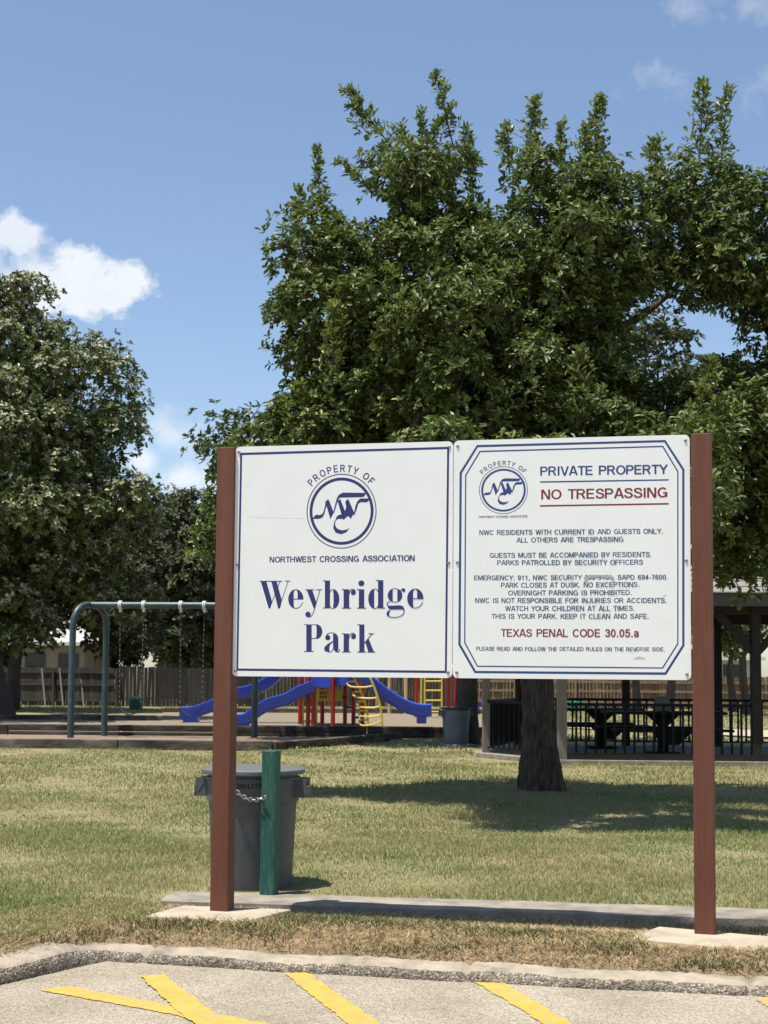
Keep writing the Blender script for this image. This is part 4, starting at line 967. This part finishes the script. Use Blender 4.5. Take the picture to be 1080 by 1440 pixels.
for cx, w, top, low, Y, lab, sd, lean in ((1030, 84, 858, 955, 55, 'small tree with a slim pale trunk seen under the gazebo eave', 51, -3), (1050, 110, 840, 945, 51, 'small tree with a rough trunk seen beside the gazebo column', 52, -6),
                                          (897, 90, 830, 940, 54, 'small tree with a bare trunk seen over the picnic table, left of its twin', 53, -4), (943, 100, 835, 940, 50, 'small tree with a bare trunk seen beside the grey box', 54, 2)):
    b = onz(cx, 945 + 3000 / Y + 2, -.15); rr = random.Random(sd); o = []
    for k in range(14):
        a = 2 * math.pi * k / 14; r = rr.uniform(.8, 1.1); o.append((cx + lean * 2 + math.cos(a) * w / 2 * r, (top + low - 30) / 2 - math.sin(a) * (low - 30 - top) / 2 * r))
    tree('shade_tree', lab, b, .17, at(cx + lean, low - 22, b.y), outl(o, b.y), 1.4, (.4, .75), 26, 50, 7, (.2, .09), m_leaf_young if sd == 51 else m_leaf_b, m_bark2, sd, group='small trees before the brown fence', flare=1.25, twig_r=.02)

# ------------------------------------------------------------------ fences and houses
def fence(name, label, pts, h, bm_, posts, rails, group, bw=.14, z0=-.15, wood=None, seed=0):
    rr = random.Random(seed); p0 = Vector(pts[0]); f = empty(name, (p0.x, p0.y, z0), 0, label=label, cat='fence', group=group)
    a, b = Vector(pts[0]), Vector(pts[1]); d = b - a; L = d.length; d.normalize(); n = Vector((d.y, -d.x, 0)); q = MB(); rz = math.atan2(d.y, d.x); k = int(L / (bw + .008))
    for i in range(k):
        c = d * ((i + .5) * L / k); hh = h + rr.uniform(-.035, .02) + .06 * math.sin(i * .05 + seed)
        T = Matrix.Rotation(rz, 4, 'Z') @ Matrix.Rotation(rr.uniform(-.012, .012), 4, 'Y')
        q.box(c + Vector((0, 0, hh / 2 + .02)) + n * rr.uniform(-.006, .006), (bw, .018, hh), mat=T)
    q.build('board_panel', bm_, f)
    if rails:
        for z in (.25, h * .55, h - .22):
            q = MB(); q.bar(n * .035 + Vector((0, 0, z)), d * L + n * .035 + Vector((0, 0, z)), .04, .085); q.build('rail', wood, f)
        np_ = int(L / 2.4)
        for i in range(np_ + 1):
            q = MB(); c = d * (L * i / max(1, np_)) + n * .1; q.bar(c + Vector((0, 0, -.1)), c + Vector((rr.uniform(-.05, .05), 0, h - rr.uniform(.02, .2))), .09, .09, rz); q.build('post', wood, f)
    return f
def poles(f, xs_, Y):                                # pale poles leaning on the fence
    for k, px in enumerate(xs_):
        a = at(px, 940, Y); q = MB(); q.tube([(a.x - f.location.x + .12, a.y - f.location.y, .0), (a.x - f.location.x - .10, a.y - f.location.y + .16, 1.55)], .035, 8); q.build('leaning_pole', m_pole, f, smooth=True)
G = lambda px, Y: (at(px, 940, Y).x, at(px, 940, Y).y, 0)
FL = fence('board_fence', 'weathered grey board fence with rails and posts showing, behind the swings', (G(-260, 60.5), G(166, 58)), 1.62, m_fence_grey, 1, 1, 'wooden fences round the park', wood=m_fence_grey, seed=1)
fence('board_fence', 'plain dark board fence with no rails showing, behind the slides', (G(166.5, 58), G(640, 62)), 1.58, m_fence_grey, 0, 0, 'wooden fences round the park', seed=2)
fence('board_fence', 'brown board fence with rails and posts behind the gazebo', (G(640.5, 62), G(1330, 60)), 1.36, m_fence_brown, 1, 1, 'wooden fences round the park', wood=m_fence_wood, seed=3)
poles(FL, (61, 86, 115, 141), 58.2)
def house(label, px0, px1, Y, eave, depth, wall, roof, win, rise=1.5, rz=0):
    a, b = at(px0, 940, Y), at(px1, 940, Y); w = b.x - a.x; h = empty('house', ((a.x + b.x) / 2, Y, -.15), rz, label=label, cat='house')
    q = MB(); q.box((0, depth / 2, eave / 2), (w, depth, eave)); q.build('wall', wall, h)
    q = MB(); e = .45; X, Y0, Y1 = w / 2 + e, -e, depth + e; rd = max(.2, X - depth / 2)
    q.add([(-X, Y0, eave + .02), (X, Y0, eave + .02), (X, Y1, eave + .02), (-X, Y1, eave + .02), (-rd, depth / 2, eave + rise), (rd, depth / 2, eave + rise)], [(0, 1, 5, 4), (1, 2, 5), (2, 3, 4, 5), (3, 0, 4), (3, 2, 1, 0)]); q.build('roof', roof, h)
    q = MB(); q.box((0, Y0 - .012, eave - .05), (2 * X, .02, .16)); q.build('fascia', m_white_metal, h)
    for wx in win:
        q = MB(); q.box((wx * w / 2, -.03, eave * .62), (.95, .05, 1.1)); fr = q.build('window', m_fascia, h)
        q = MB()
        for s in (-1, 1): q.box((wx * w / 2, -.06, eave * .62 + s * .26), (.8, .012, .46))
        q.build('pane', m_glass, fr)
    return h
house('beige house with a pale roof beyond the fence behind the swings', 20, 118, 67, 2.75, 7, m_wallbeige, m_roofpale, (-.4, .55))
house('small beige house half hidden by leaves beyond the plain dark fence', 222, 330, 74, 2.7, 6, m_wallbeige, m_roofpale, (-.2,))
house('pale blue grey house beyond the brown fence seen under the gazebo roof', 930, 1062, 76, 2.4, 8, m_wallwhite, m_roofgrey, (-.3, .5))

# ------------------------------------------------------------------ play area
def timber_run(label, pts, h=.19, w=.16, z=-.16, seg=2.4, seed=0, layers=1, mt=None):
    rr = random.Random(seed); o = empty('timber_border', (pts[0].x, pts[0].y, z), 0, label=label, cat='timber border', group='landscape timbers round the play pits')
    for ly in range(layers):
        for a, b in zip(pts, pts[1:]):
            L = (b - a).length; k = max(1, int(L / seg))
            for i in range(k):
                p0, p1 = a.lerp(b, i / k), a.lerp(b, (i + 1) / k); dz = rr.uniform(-.01, .012); d = (p1 - p0).normalized() * .008
                q = MB(); q.bar(p0 - pts[0] + d + Vector((0, 0, h * (ly + .5) + dz)), p1 - pts[0] - d + Vector((0, 0, h * (ly + .5) + dz)), w, h - .004); q.build('timber', mt or m_timber, o, bevel=.022)
    return o
Z0 = Vector((0, 0, 0))
def gpt(px, Y): v = at(px, 945, Y); return Vector((v.x, v.y, 0))
timber_run('front run of grey landscape timbers before the swing pit, bending back', [gpt(-260, 27.2), gpt(385, 27.0), gpt(470, 28.8), gpt(563, 31.4)], .19, seed=1)
timber_run('middle run of dark timbers between the swing pit and the play set', [gpt(-300, 31.9), gpt(330, 31.75), gpt(700, 32.4)], .145, seed=2, layers=2, mt=m_timber_shaded)
timber_run('far run of timbers along the back of the pit behind the slides', [gpt(-300, 41), gpt(230, 41.5)], .2, seed=3)
timber_run('distant run of timbers behind the play set and climbing frame', [gpt(230, 49.5), gpt(690, 51)], .22, seed=4)
tag(MB().add([gpt(-260, 27.2) + Vector((0, 0, -.10)), gpt(385, 27.05) + Vector((0, 0, -.10)), gpt(470, 28.85) + Vector((0, 0, -.10)), gpt(563, 31.45) + Vector((0, 0, -.10)), gpt(563, 32.7) + Vector((0, 0, -.10)), gpt(-300, 32.6) + Vector((0, 0, -.10))], [(0, 1, 2, 3, 4, 5)]).build('mulch_pit', m_mulch), kind='structure')
tag(MB().add([gpt(-300, 32.7) + Vector((0, 0, -.10)), gpt(700, 32.7) + Vector((0, 0, -.10)), gpt(690, 51) + Vector((0, 0, -.10)), gpt(230, 49.5) + Vector((0, 0, -.10)), gpt(230, 41.5) + Vector((0, 0, -.10)), gpt(-300, 41) + Vector((0, 0, -.10))], [(0, 1, 2, 3, 4, 5)]).build('play_pit', m_sandmulch), kind='structure')

# swing frame: two inverted-U ends and a top beam
la, lb = onz(99, 1037.5, -.1), onz(357.5, 1037.5, -.1)       # front foot of the left end, back foot of the right end
H_SW = at(200, 851, 30.8).z + .1
SA = R(16); bd = Vector((math.cos(SA), -math.sin(SA), 0)); ud = Vector((.52, 1.0, 0)).normalized(); UW = 1.13
fr = empty('swing_frame', (la.x, la.y, -.1), 0, label='green grey steel swing frame with arched ends', cat='swing frame')
q = MB()
def uend(o):
    r = .45; h = H_SW; pts = [o + Vector((0, 0, -.05)), o + Vector((0, 0, h - r))]
    pts += [o + ud * (r - r * math.cos(a)) + Vector((0, 0, h - r + r * math.sin(a))) for a in [R(k) for k in (20, 40, 60, 80, 90)]]
    pts += [o + ud * (UW - r + r * math.sin(a)) + Vector((0, 0, h - r + r * math.cos(a))) for a in [R(k) for k in (0, 10, 30, 50, 70, 90)]]
    return pts + [o + ud * UW + Vector((0, 0, -.05))]
BL = (lb - la).dot(bd) - 0.0
q.tube(uend(Vector((0, 0, 0))), .070, 12); q.build('end_arch', m_steelgreen, fr, smooth=True)
o2 = bd * (lb - la).dot(bd) if False else Vector((lb.x - la.x, lb.y - la.y, 0)) - ud * UW
q = MB(); q.tube(uend(o2), .070, 12); q.build('end_arch', m_steelgreen, fr, smooth=True)
bs, be = ud * UW / 2 + Vector((0, 0, H_SW)), o2 + ud * UW / 2 + Vector((0, 0, H_SW)); bs.z -= .0
q = MB(); q.tube([bs - (be - bs).normalized() * .03, be + (be - bs).normalized() * .03], .073, 12); q.build('top_beam', m_steelgreen, fr, smooth=True)
bv = (be - bs); hang = []
def beam_at(px):
    best = min(range(401), key=lambda k: abs((lambda w: (540 + FOC * (w - CAM).dot(rt) / (w - CAM).dot(fwd)))(fr.location + bs + bv * k / 400) - px)); return bs + bv * best / 400
for px in (169.5, 202.5, 254.5, 287.5):
    c = beam_at(px); hang.append(c); q = MB(); dr_ = bv.normalized(); s2 = Vector((-dr_.y, dr_.x, 0))
    for s_ in (-.02, .02): q.tube([c + dr_ * s_ + (s2 * math.cos(t) + Vector((0, 0, 1)) * math.sin(t)) * .085 for t in [2 * math.pi * i / 14 for i in range(14)]], .018, 6, closed=True)
    q.box(c + Vector((0, 0, -.11)), (.05, .05, .08)); q.build('hanger', m_white_metal, fr, smooth=True)
def swing(a, b, label):
    o = fr.location; a, b = o + a, o + b; t = empty('belt_swing', ((a.x + b.x) / 2, (a.y + b.y) / 2, .45), 0, label=label, cat='swing', group='belt swings on the frame'); z = .52
    dd = (b - a).normalized(); n2 = Vector((-dd.y, dd.x, 0)); cen = t.location
    ea, eb = cen - dd * .24 + Vector((0, 0, .1)), cen + dd * .24 + Vector((0, 0, .1)); a2, b2 = a.copy(), b.copy(); a2.z -= .14; b2.z -= .14
    for top, end in ((a2, ea), (b2, eb)):
        q = MB(); top = top - cen; end = end - cen; L = (top - end).length; k = int(L / .055); d = (top - end).normalized()
        for i in range(k):
            mdl = end + d * (L * (i + .5) / k); w = (n2 if i % 2 else dd)
            q.tube([mdl + d * .034 * math.cos(t_) + w * .013 * math.sin(t_) for t_ in [math.pi * j / 3 for j in range(6)]], .0055, 4, closed=True)
        q.build('chain', m_dullchain, t)
    q = MB(); row = []
    for i in range(9):
        f = i / 8; p_ = (ea - cen).lerp(eb - cen, f) + Vector((0, 0, -.16 * math.sin(math.pi * f))); row.append(p_)
    vs = []
    for p_ in row: vs += [p_ - n2 * .085, p_ + n2 * .085, p_ - n2 * .085 + Vector((0, 0, -.014)), p_ + n2 * .085 + Vector((0, 0, -.014))]
    fs = []
    for i in range(8):
        a0 = i * 4; fs += [(a0, a0 + 4, a0 + 5, a0 + 1), (a0 + 2, a0 + 3, a0 + 7, a0 + 6), (a0, a0 + 2, a0 + 6, a0 + 4), (a0 + 1, a0 + 5, a0 + 7, a0 + 3)]
    q.add(vs, fs); q.build('seat', m_rubber, t)
swing(hang[0], hang[1], 'black belt swing on the left half of the frame'); swing(hang[2], hang[3], 'black belt swing beside the brown sign post')

# play set
PY = 38.5; PZ = -.1
def pp(px, py, dy=0): return at(px, py, PY + dy)
ps = empty('play_set', (pp(470, 1020).x, PY, PZ), 0, label='red, blue and yellow play set with wavy slides', cat='play set'); po = ps.location
def chute(name, pix, w, depth_dir, side=.26, dy=0.0, dyl=None, foot=None, lanes=1):
    pts = spline([pp(x, y, dy + (dyl or 0) * i / max(1, len(pix) - 1)) - po for i, (x, y) in enumerate(pix)], 6)
    q = MB()
    sec = []
    for ln_ in range(lanes):
        o_ = -w * lanes / 2 + w * ln_
        sec += [(o_ + .0, side), (o_ + .035, side + .012), (o_ + .07, side), (o_ + .11, .05), (o_ + w * .5, .015), (o_ + w - .11, .05), (o_ + w - .07, side), (o_ + w - .035, side + .012)]
    sec += [(w * lanes / 2, side), (w * lanes / 2 - .01, .0), (w * lanes / 2 - .1, -.05), (-w * lanes / 2 + .1, -.05), (-w * lanes / 2 + .01, .0)]
    n = len(sec); vs = []; fs = []
    for i, p_ in enumerate(pts):
        t = (pts[min(i + 1, len(pts) - 1)] - pts[max(i - 1, 0)]).normalized(); hz = Vector((t.x, t.y, 0)).normalized(); sd = Vector((-hz.y, hz.x, 0)); up_ = sd.cross(t); up_ = up_ if up_.z > 0 else -up_
        for a, b in sec: vs.append(p_ + sd * a + up_ * (b - side * .6))
    for i in range(len(pts) - 1):
        for j in range(n): fs.append((i * n + j, i * n + (j + 1) % n, (i + 1) * n + (j + 1) % n, (i + 1) * n + j))
    fs += [tuple(range(n))[::-1], tuple(range((len(pts) - 1) * n, len(pts) * n))]
    q.add(vs, fs); s_ = q.build(name, m_slide, ps, smooth=True, auto=R(60))
    if foot:
        x0, y0, x1, y1 = foot; a = pp(x0, y0, dy) - po; b = pp(x1, y1, dy) - po; q = MB(); q.box(((a.x + b.x) / 2, a.y, (a.z + b.z) / 2), (b.x - a.x, w * lanes * .8, abs(a.z - b.z)), taper=1.1); q.build('slide_foot', m_slide, s_, bevel=.03)
    return s_
chute('slide', [(254, 1000), (272, 999), (298, 990), (325, 975), (350, 969), (375, 958), (400, 935), (430, 915)], .55, 1, dy=1.6, foot=(259, 1001, 279, 1019))
chute('slide', [(318, 1011), (345, 1009), (360, 998), (380, 987), (402, 981), (420, 971), (440, 963)], .55, 1, dy=-.6, foot=(326, 1010, 350, 1021))
chute('slide', [(606, 996), (590, 996), (572, 991), (548, 977), (528, 962), (508, 945), (490, 938)], .5, 1, dy=-.8, foot=(586, 998, 599, 1017), lanes=2)
q = None
for px, top, dy in ((422, 880, .8), (433, 880, -.6), (440.5, 966, -.7), (453, 880, 1.6), (468, 880, -.6), (485, 880, 1.6), (497, 905, .6), (509.5, 905, 1.6)):
    a = pp(px, 1020, dy) - po; a.z = 0; b = pp(px, top, dy) - po; q = MB(); q.tube([a, (a.x, a.y, b.z)], .06, 12); po_ = q.build('post', m_redmetal, ps, smooth=True)
    if top < 900: q = MB(); q.lathe([(.066, 0), (.066, .04), (.045, .075), (0, .085)], (a.x, a.y, b.z - .01), 12); q.build('post_cap', m_yellowmetal, po_, smooth=True)
a, b = pp(428, 962, -.6) - po, pp(500, 962, -.6) - po
q = MB(); q.box(((a.x + b.x) / 2, .5, a.z), (b.x - a.x, 2.1, .08)); q.build('deck', m_slide, ps)
def plate(name, px0, py0, px1, py1, dy, mt, holes=0):
    a, b = pp(px0, py1, dy) - po, pp(px1, py0, dy) - po; q = MB(); q.box(((a.x + b.x) / 2, a.y, (a.z + b.z) / 2), (b.x - a.x, .03, b.z - a.z)); o = q.build(name, mt, ps, bevel=.012)
    for k in range(holes):
        for r_ in range(2):
            cx = a.x + (b.x - a.x) * (.12 + .11 * k); cz = a.z + (b.z - a.z) * (.35 + .32 * r_); q = MB(); q.box((cx, a.y - .017, cz), (.05, .006, .07)); q.build('hand_hold', m_redmetal, o)
plate('guard_panel', 437, 915, 466, 967, -.62, m_slide); plate('guard_panel', 470, 918, 497, 964, -.55, m_slide); plate('play_panel', 447, 969, 481, 986, .4, m_yellowmetal, 3)
for x0, x1 in ((426, 445),):
    q = MB()
    for x in (x0, x1): a = pp(x, 1020, -.4) - po; b = pp(x, 962, -.4) - po; q.tube([a, b], .028, 8)
    for y in (983, 999, 1014): q.tube([pp(x0, y, -.4) - po, pp(x1, y, -.4) - po], .024, 8)
    q.build('ladder', m_yellowmetal, ps, smooth=True)
r1 = spline([pp(*p_, -1.1) - po for p_ in [(482, 930), (498, 953), (510, 977), (516, 999), (517.5, 1021)]], 5); r2 = spline([pp(*p_, -1.5) - po for p_ in [(502, 930), (520, 953), (531, 981), (536, 1001), (537.5, 1021)]], 5)
q = MB(); q.tube(r1, .03, 8); q.tube(r2, .03, 8)
for k in (6, 9, 12, 15, 18):
    a, b = r1[k], r2[k + (1 if k < 18 else 0)]; q.tube(spline([a, a + Vector((-.22, .12, -.03)), a + Vector((-.14, -.25, -.14)), (a + b) / 2 + Vector((0, -.2, -.1)), b], 4), .024, 8)
q.build('arch_climber', m_yellowmetal, ps, smooth=True)
q = MB(); a = pp(478, 1000, .9) - po
for k in range(3): q.box((a.x + .1 + .16 * k, 1.0, .75 - .28 * k), (.2, .6, .05))
q.build('step', m_blackprint, ps)
# climbing frame beside it
cf = empty('climbing_frame', (at(608, 1006, 46).x, 46, -.1), 0, label='red posted climbing frame with a yellow ladder right of the slides', cat='climbing frame'); co = cf.location
for px, dy in ((586, 0), (631, 0), (641, 1.6)):
    a = at(px, 940, 46 + dy) - co; q = MB(); q.tube([(a.x, a.y, 0), (a.x, a.y, 2.6)], .065, 12); q.build('post', m_redmetal, cf, smooth=True)
q = MB()
for px in (592.5, 597.5, 621.5): a = at(px, 940, 45.8) - co; q.tube([(a.x, a.y, 0), (a.x, a.y, 2.3)], .03, 8)
for y in (945, 958, 971, 985, 1001): q.tube([at(597.5, y, 45.8) - co, at(621.5, y, 45.8) - co], .026, 8)
q.build('ladder', m_yellowmetal, cf, smooth=True)
q = MB(); a, b = at(586, 930, 46) - co, at(641, 930, 46) - co; q.tube([(a.x, 0, 2.45), (b.x, .0, 2.45)], .045, 10); q.tube([(b.x, 0, 2.45), (b.x, 1.6, 2.45)], .045, 10); q.build('top_rail', m_redmetal, cf, smooth=True)
# tan swing frame farther back
tf = empty('swing_frame', (at(555, 990, 50).x, 50, -.1), 0, label='tan steel swing frame standing behind the double slide', cat='swing frame'); to = tf.location
for px, dy in ((531, .6), (548, 0), (571, -.3)):
    a = at(px, 940, 50 + dy) - to; q = MB(); q.tube([(a.x, a.y, 0), (a.x, a.y * .5, 2.5)], .065, 10); q.build('leg', m_tan, tf, smooth=True)
a, b = at(528, 940, 50) - to, at(574, 940, 50) - to; q = MB(); q.tube([(a.x, 0, 2.5), (b.x, 0, 2.5)], .06, 10); q.build('top_beam', m_tan, tf, smooth=True)
sb = at(560, 979, 50); bs_ = empty('bucket_swing', (sb.x, sb.y, sb.z - .1), 0, label='grey bucket swing hanging behind the double slide', cat='swing')
q = MB(); q.lathe([(0, 0), (.13, .0), (.17, .1), (.18, .3), (.16, .3), (.14, .1), (0, .05)], n=14); q.build('seat', m_lid, bs_, smooth=True)
q = MB()
for s_ in (-1, 1): q.tube([(s_ * .16, 0, .28), (s_ * .2, 0, 2.4 - sb.z)], .012, 5)
q.build('chain', m_chain, bs_)
# little ride-on toys and the utility box on the grass
def rider(px, py, Y, label, b1, b2, mirror=1):
    p = at(px, py, Y); p.z = -.12; t = empty('spring_rider', p, 0, label=label, cat='spring rider')
    q = MB(); q.tube([Vector((.07 * math.cos(a), .07 * math.sin(a), .02 + .28 * a / (8 * math.pi))) for a in [8 * math.pi * k / 48 for k in range(49)]], .014, 5); q.build('spring', m_blackprint, t)
    q = MB(); s_ = mirror; pr = [(-.42, .32), (-.3, .27), (.3, .27), (.42, .36), (.40, .50), (.26, .62), (.16, .58), (.10, .46), (-.14, .44), (-.30, .52), (-.44, .46)]
    q.add([(x * s_, -.09, z) for x, z in pr] + [(x * s_, .09, z) for x, z in pr], [tuple(range(11)), tuple(range(21, 10, -1))] + [(i, 11 + i, 11 + (i + 1) % 11, (i + 1) % 11) for i in range(11)]); q.build('body', b1, t, bevel=.02)
    q = MB(); q.box((-.06 * s_, 0, .46), (.26, .26, .04)); q.build('seat', b2, t, bevel=.015); q = MB(); q.tube([(.16 * s_, -.22, .56), (.16 * s_, .22, .56)], .018, 6); q.build('handle', b2, t)
rider(672, 992, 50, 'blue and red spring rider beside the dark tree trunk', m_bluep, m_redmetal)
rider(805, 990, 50, 'teal spring rider seen over the gazebo railing', m_teal, m_teal, -1)
p = at(191, 996, 54); ub = empty('utility_box', (p.x, p.y, -.15), R(20), label='low green utility box on the grass before the dark fence', cat='utility box')
q = MB(); q.lathe([(.24, 0), (.25, .02), (.245, .40)], n=20, sy=.9); q.build('body', m_utility, ub, smooth=True)
q = MB(); q.lathe([(.26, .38), (.27, .40), (.27, .47), (.22, .50), (0, .51)], n=20, sy=.9); q.build('lid', m_utility_top, ub, smooth=True)

# ------------------------------------------------------------------ gazebo
gz = -.10
F1 = Vector((2.95, 23.7, 0)); Lf = Vector((1.86, 25.7, 0)); GP = {}
fl_ = at(790, 1000, 23.7).x; fm = at(1063, 1000, 23.6).x
F1 = Vector((fl_, 23.7, 0)); Lf = Vector((at(683.5, 1000, 25.6).x, 25.6, 0)); FM = Vector((fm, 23.6, 0)); FR = Vector((fm + 3.2, 23.5, 0)); RR = Vector((fm + 4.4, 26.0, 0))
B1 = Vector((at(730, 1000, 28.4).x, 28.4, 0)); B2 = Vector((at(880, 1000, 28.4).x, 28.4, 0)); B3 = Vector((fm + .5, 28.4, 0)); B4 = Vector((fm + 3.2, 28.4, 0))
ring = [Lf, F1, FM, FR, RR, B4, B3, B2, B1]; cen = Vector((sum(p.x for p in ring) / 9, sum(p.y for p in ring) / 9, 0))
gzb = empty('gazebo', (cen.x, cen.y, gz), 0, label='open wooden gazebo with grey shingle roof and black railings', cat='gazebo')
EV = 2.62
def out(p, k): d = (p - cen).normalized(); return p + d * k - cen
slab_pts = [out(p, .18) for p in (Lf, F1, FR, RR, B4, B1)]
q = MB(); q.prism([(p.x, p.y) for p in slab_pts], -.12, .03); q.build('floor_slab', m_slab, gzb, bevel=.01)
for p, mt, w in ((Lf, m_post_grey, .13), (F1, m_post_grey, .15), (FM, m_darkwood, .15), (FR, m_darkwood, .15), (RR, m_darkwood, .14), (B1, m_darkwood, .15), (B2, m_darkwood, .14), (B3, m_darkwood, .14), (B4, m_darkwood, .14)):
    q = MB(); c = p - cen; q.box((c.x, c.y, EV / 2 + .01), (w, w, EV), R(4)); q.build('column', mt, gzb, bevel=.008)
    if p in (FM, F1, FR):
        for s_ in (-1, 1):
            q = MB(); q.bar((c.x + s_ * .05, c.y + .0, EV - .78), (c.x + s_ * .62, c.y, EV - .16), .09, .12); q.build('brace', m_darkwood, gzb)
def railing(a, b, base=True):
    a, b = a - cen, b - cen; d = (b - a); L = d.length; d.normalize(); a = a + d * .08; b = b - d * .08; L -= .16; q = MB(); up_ = Vector((0, 0, 1))
    q.bar(a + up_ * .94, b + up_ * .94, .06, .05); q.bar(a + up_ * .12, b + up_ * .12, .04, .03); n = int(L / .155)
    for i in range(1, n): c = a + d * (L * i / n); q.bar(c + up_ * .12, c + up_ * .93, .034, .034)
    q.build('railing', m_blacksteel, gzb)
for a, b in ((Lf, F1), (F1, FM), (B1, B2), (B2, B3), (B3, B4), (B1, Lf)): railing(a, b)
q = MB(); a, b = F1 - cen, FR - cen; q.bar(a + Vector((.08, -.02, .075)), b + Vector((0, -.02, .075)), .08, .13); q.build('sill_beam', m_darkwood, gzb)
q = MB(); ev = [out(p, .62) for p in (Lf, F1, FR, RR, B4, B1)]; n = 6
for i in range(n): q.bar(ev[i] + Vector((0, 0, EV + .05)), ev[(i + 1) % n] + Vector((0, 0, EV + .05)), .05, .20)
q.build('fascia', m_fascia, gzb)
q = MB(); inn = [out(p, 0) for p in (Lf, F1, FR, RR, B4, B1)]
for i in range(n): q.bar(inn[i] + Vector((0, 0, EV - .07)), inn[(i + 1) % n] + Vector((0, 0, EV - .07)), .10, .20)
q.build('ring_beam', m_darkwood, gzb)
RA, RB_ = Vector((fl_ + 1.4 - cen.x, 25.9 - cen.y, EV + 1.75)), Vector((fm + 1.9 - cen.x, 25.9 - cen.y, EV + 1.75))
q = MB(); ev2 = [p * 1.02 for p in ev]
def course(p0, p1, t0, t1, k=15):                    # shingle courses: stepped strips from eave (p0-p1) to ridge (t0-t1)
    for i in range(k):
        f0, f1 = i / k, (i + 1) / k; a, b, c, d = p0.lerp(t0, f0), p1.lerp(t1, f0), p1.lerp(t1, f1), p0.lerp(t0, f1); li = Vector((0, 0, .022))
        q.add([a + li, b + li, c + Vector((0, 0, .004)), d + Vector((0, 0, .004)), a, b], [(0, 1, 2, 3), (4, 5, 1, 0)])
E = [p + Vector((0, 0, EV + .16)) for p in ev2]
course(E[1], E[2], RA, RB_); course(E[0], E[1], RA, RA); course(E[2], E[3], RB_, RB_); course(E[3], E[4], RB_, RB_); course(E[4], E[5], RB_, RA); course(E[5], E[0], RA, RA)
q.build('roof', m_roofgrey, gzb)
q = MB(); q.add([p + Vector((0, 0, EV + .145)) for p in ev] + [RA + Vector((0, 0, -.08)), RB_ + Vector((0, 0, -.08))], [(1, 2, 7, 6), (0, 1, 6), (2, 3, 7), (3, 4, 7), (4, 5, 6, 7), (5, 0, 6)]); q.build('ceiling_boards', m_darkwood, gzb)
def picnic(px, Y, label, w=1.9):
    b = at(px, 1000, Y); t = empty('picnic_table', (b.x, b.y, gz + .03), R(3), label=label, cat='picnic table', group='picnic tables in the gazebo')
    q = MB(); q.box((0, 0, .74), (w, .8, .05)); q.build('table_top', m_blacksteel, t, bevel=.01)
    for s_ in (-1, 1):
        q = MB(); q.box((0, s_ * .68, .45), (w * 1.0, .28, .045)); q.build('bench', m_blacksteel, t, bevel=.01)
    q = MB(); q.box((0, 0, .36), (.16, .16, .72)); q.box((0, 0, .03), (.5, .5, .05))
    for s_ in (-1, 1):
        q.bar((0, 0, .2), (0, s_ * .68, .42), .07, .07); q.add([(s_ * .08, -.04, .5), (s_ * .30, -.04, .71), (s_ * .08, -.04, .71), (s_ * .08, .04, .5), (s_ * .30, .04, .71), (s_ * .08, .04, .71)], [(0, 1, 2), (5, 4, 3), (0, 3, 4, 1), (1, 4, 5, 2), (2, 5, 3, 0)])
    q.add([(-.34, -.72, .43), (.34, -.72, .43), (.1, -.72, .2), (-.1, -.72, .2), (-.34, -.68, .43), (.34, -.68, .43), (.1, -.68, .2), (-.1, -.68, .2)], [(0, 1, 2, 3), (7, 6, 5, 4), (0, 4, 5, 1), (1, 5, 6, 2), (2, 6, 7, 3), (3, 7, 4, 0)])
    q.build('pedestal', m_blacksteel, t)
    return t
picnic(932, 25.4, 'black steel picnic table with a grey box on its top', 2.1)
picnic(845, 27.3, 'black steel picnic table farther back behind the big oak trunk', 1.5)
b = at(931, 1000, 25.35); q = MB(); q.box((0, 0, .12), (.22, .2, .24)); bx = empty('electric_box', (b.x, b.y, gz + .03 + .765), 0, label='small grey box standing on the picnic table', cat='box')
q.build('body', m_lid, bx, bevel=.01); q = MB(); q.box((0, 0, .25), (.25, .23, .025)); q.build('lid', m_lid, bx, bevel=.005)
# pale path past the gazebo
a, b, c, d = onz(800, 1025, -.14), onz(1120, 1040, -.14), onz(1130, 1030, -.14), onz(800, 1019, -.14)
tag(MB().add([a + Vector((0, 0, .03)), b + Vector((0, 0, .03)), c + Vector((0, 0, .03)), d + Vector((0, 0, .03))], [(0, 1, 2, 3)]).build('path', m_pad), kind='structure')
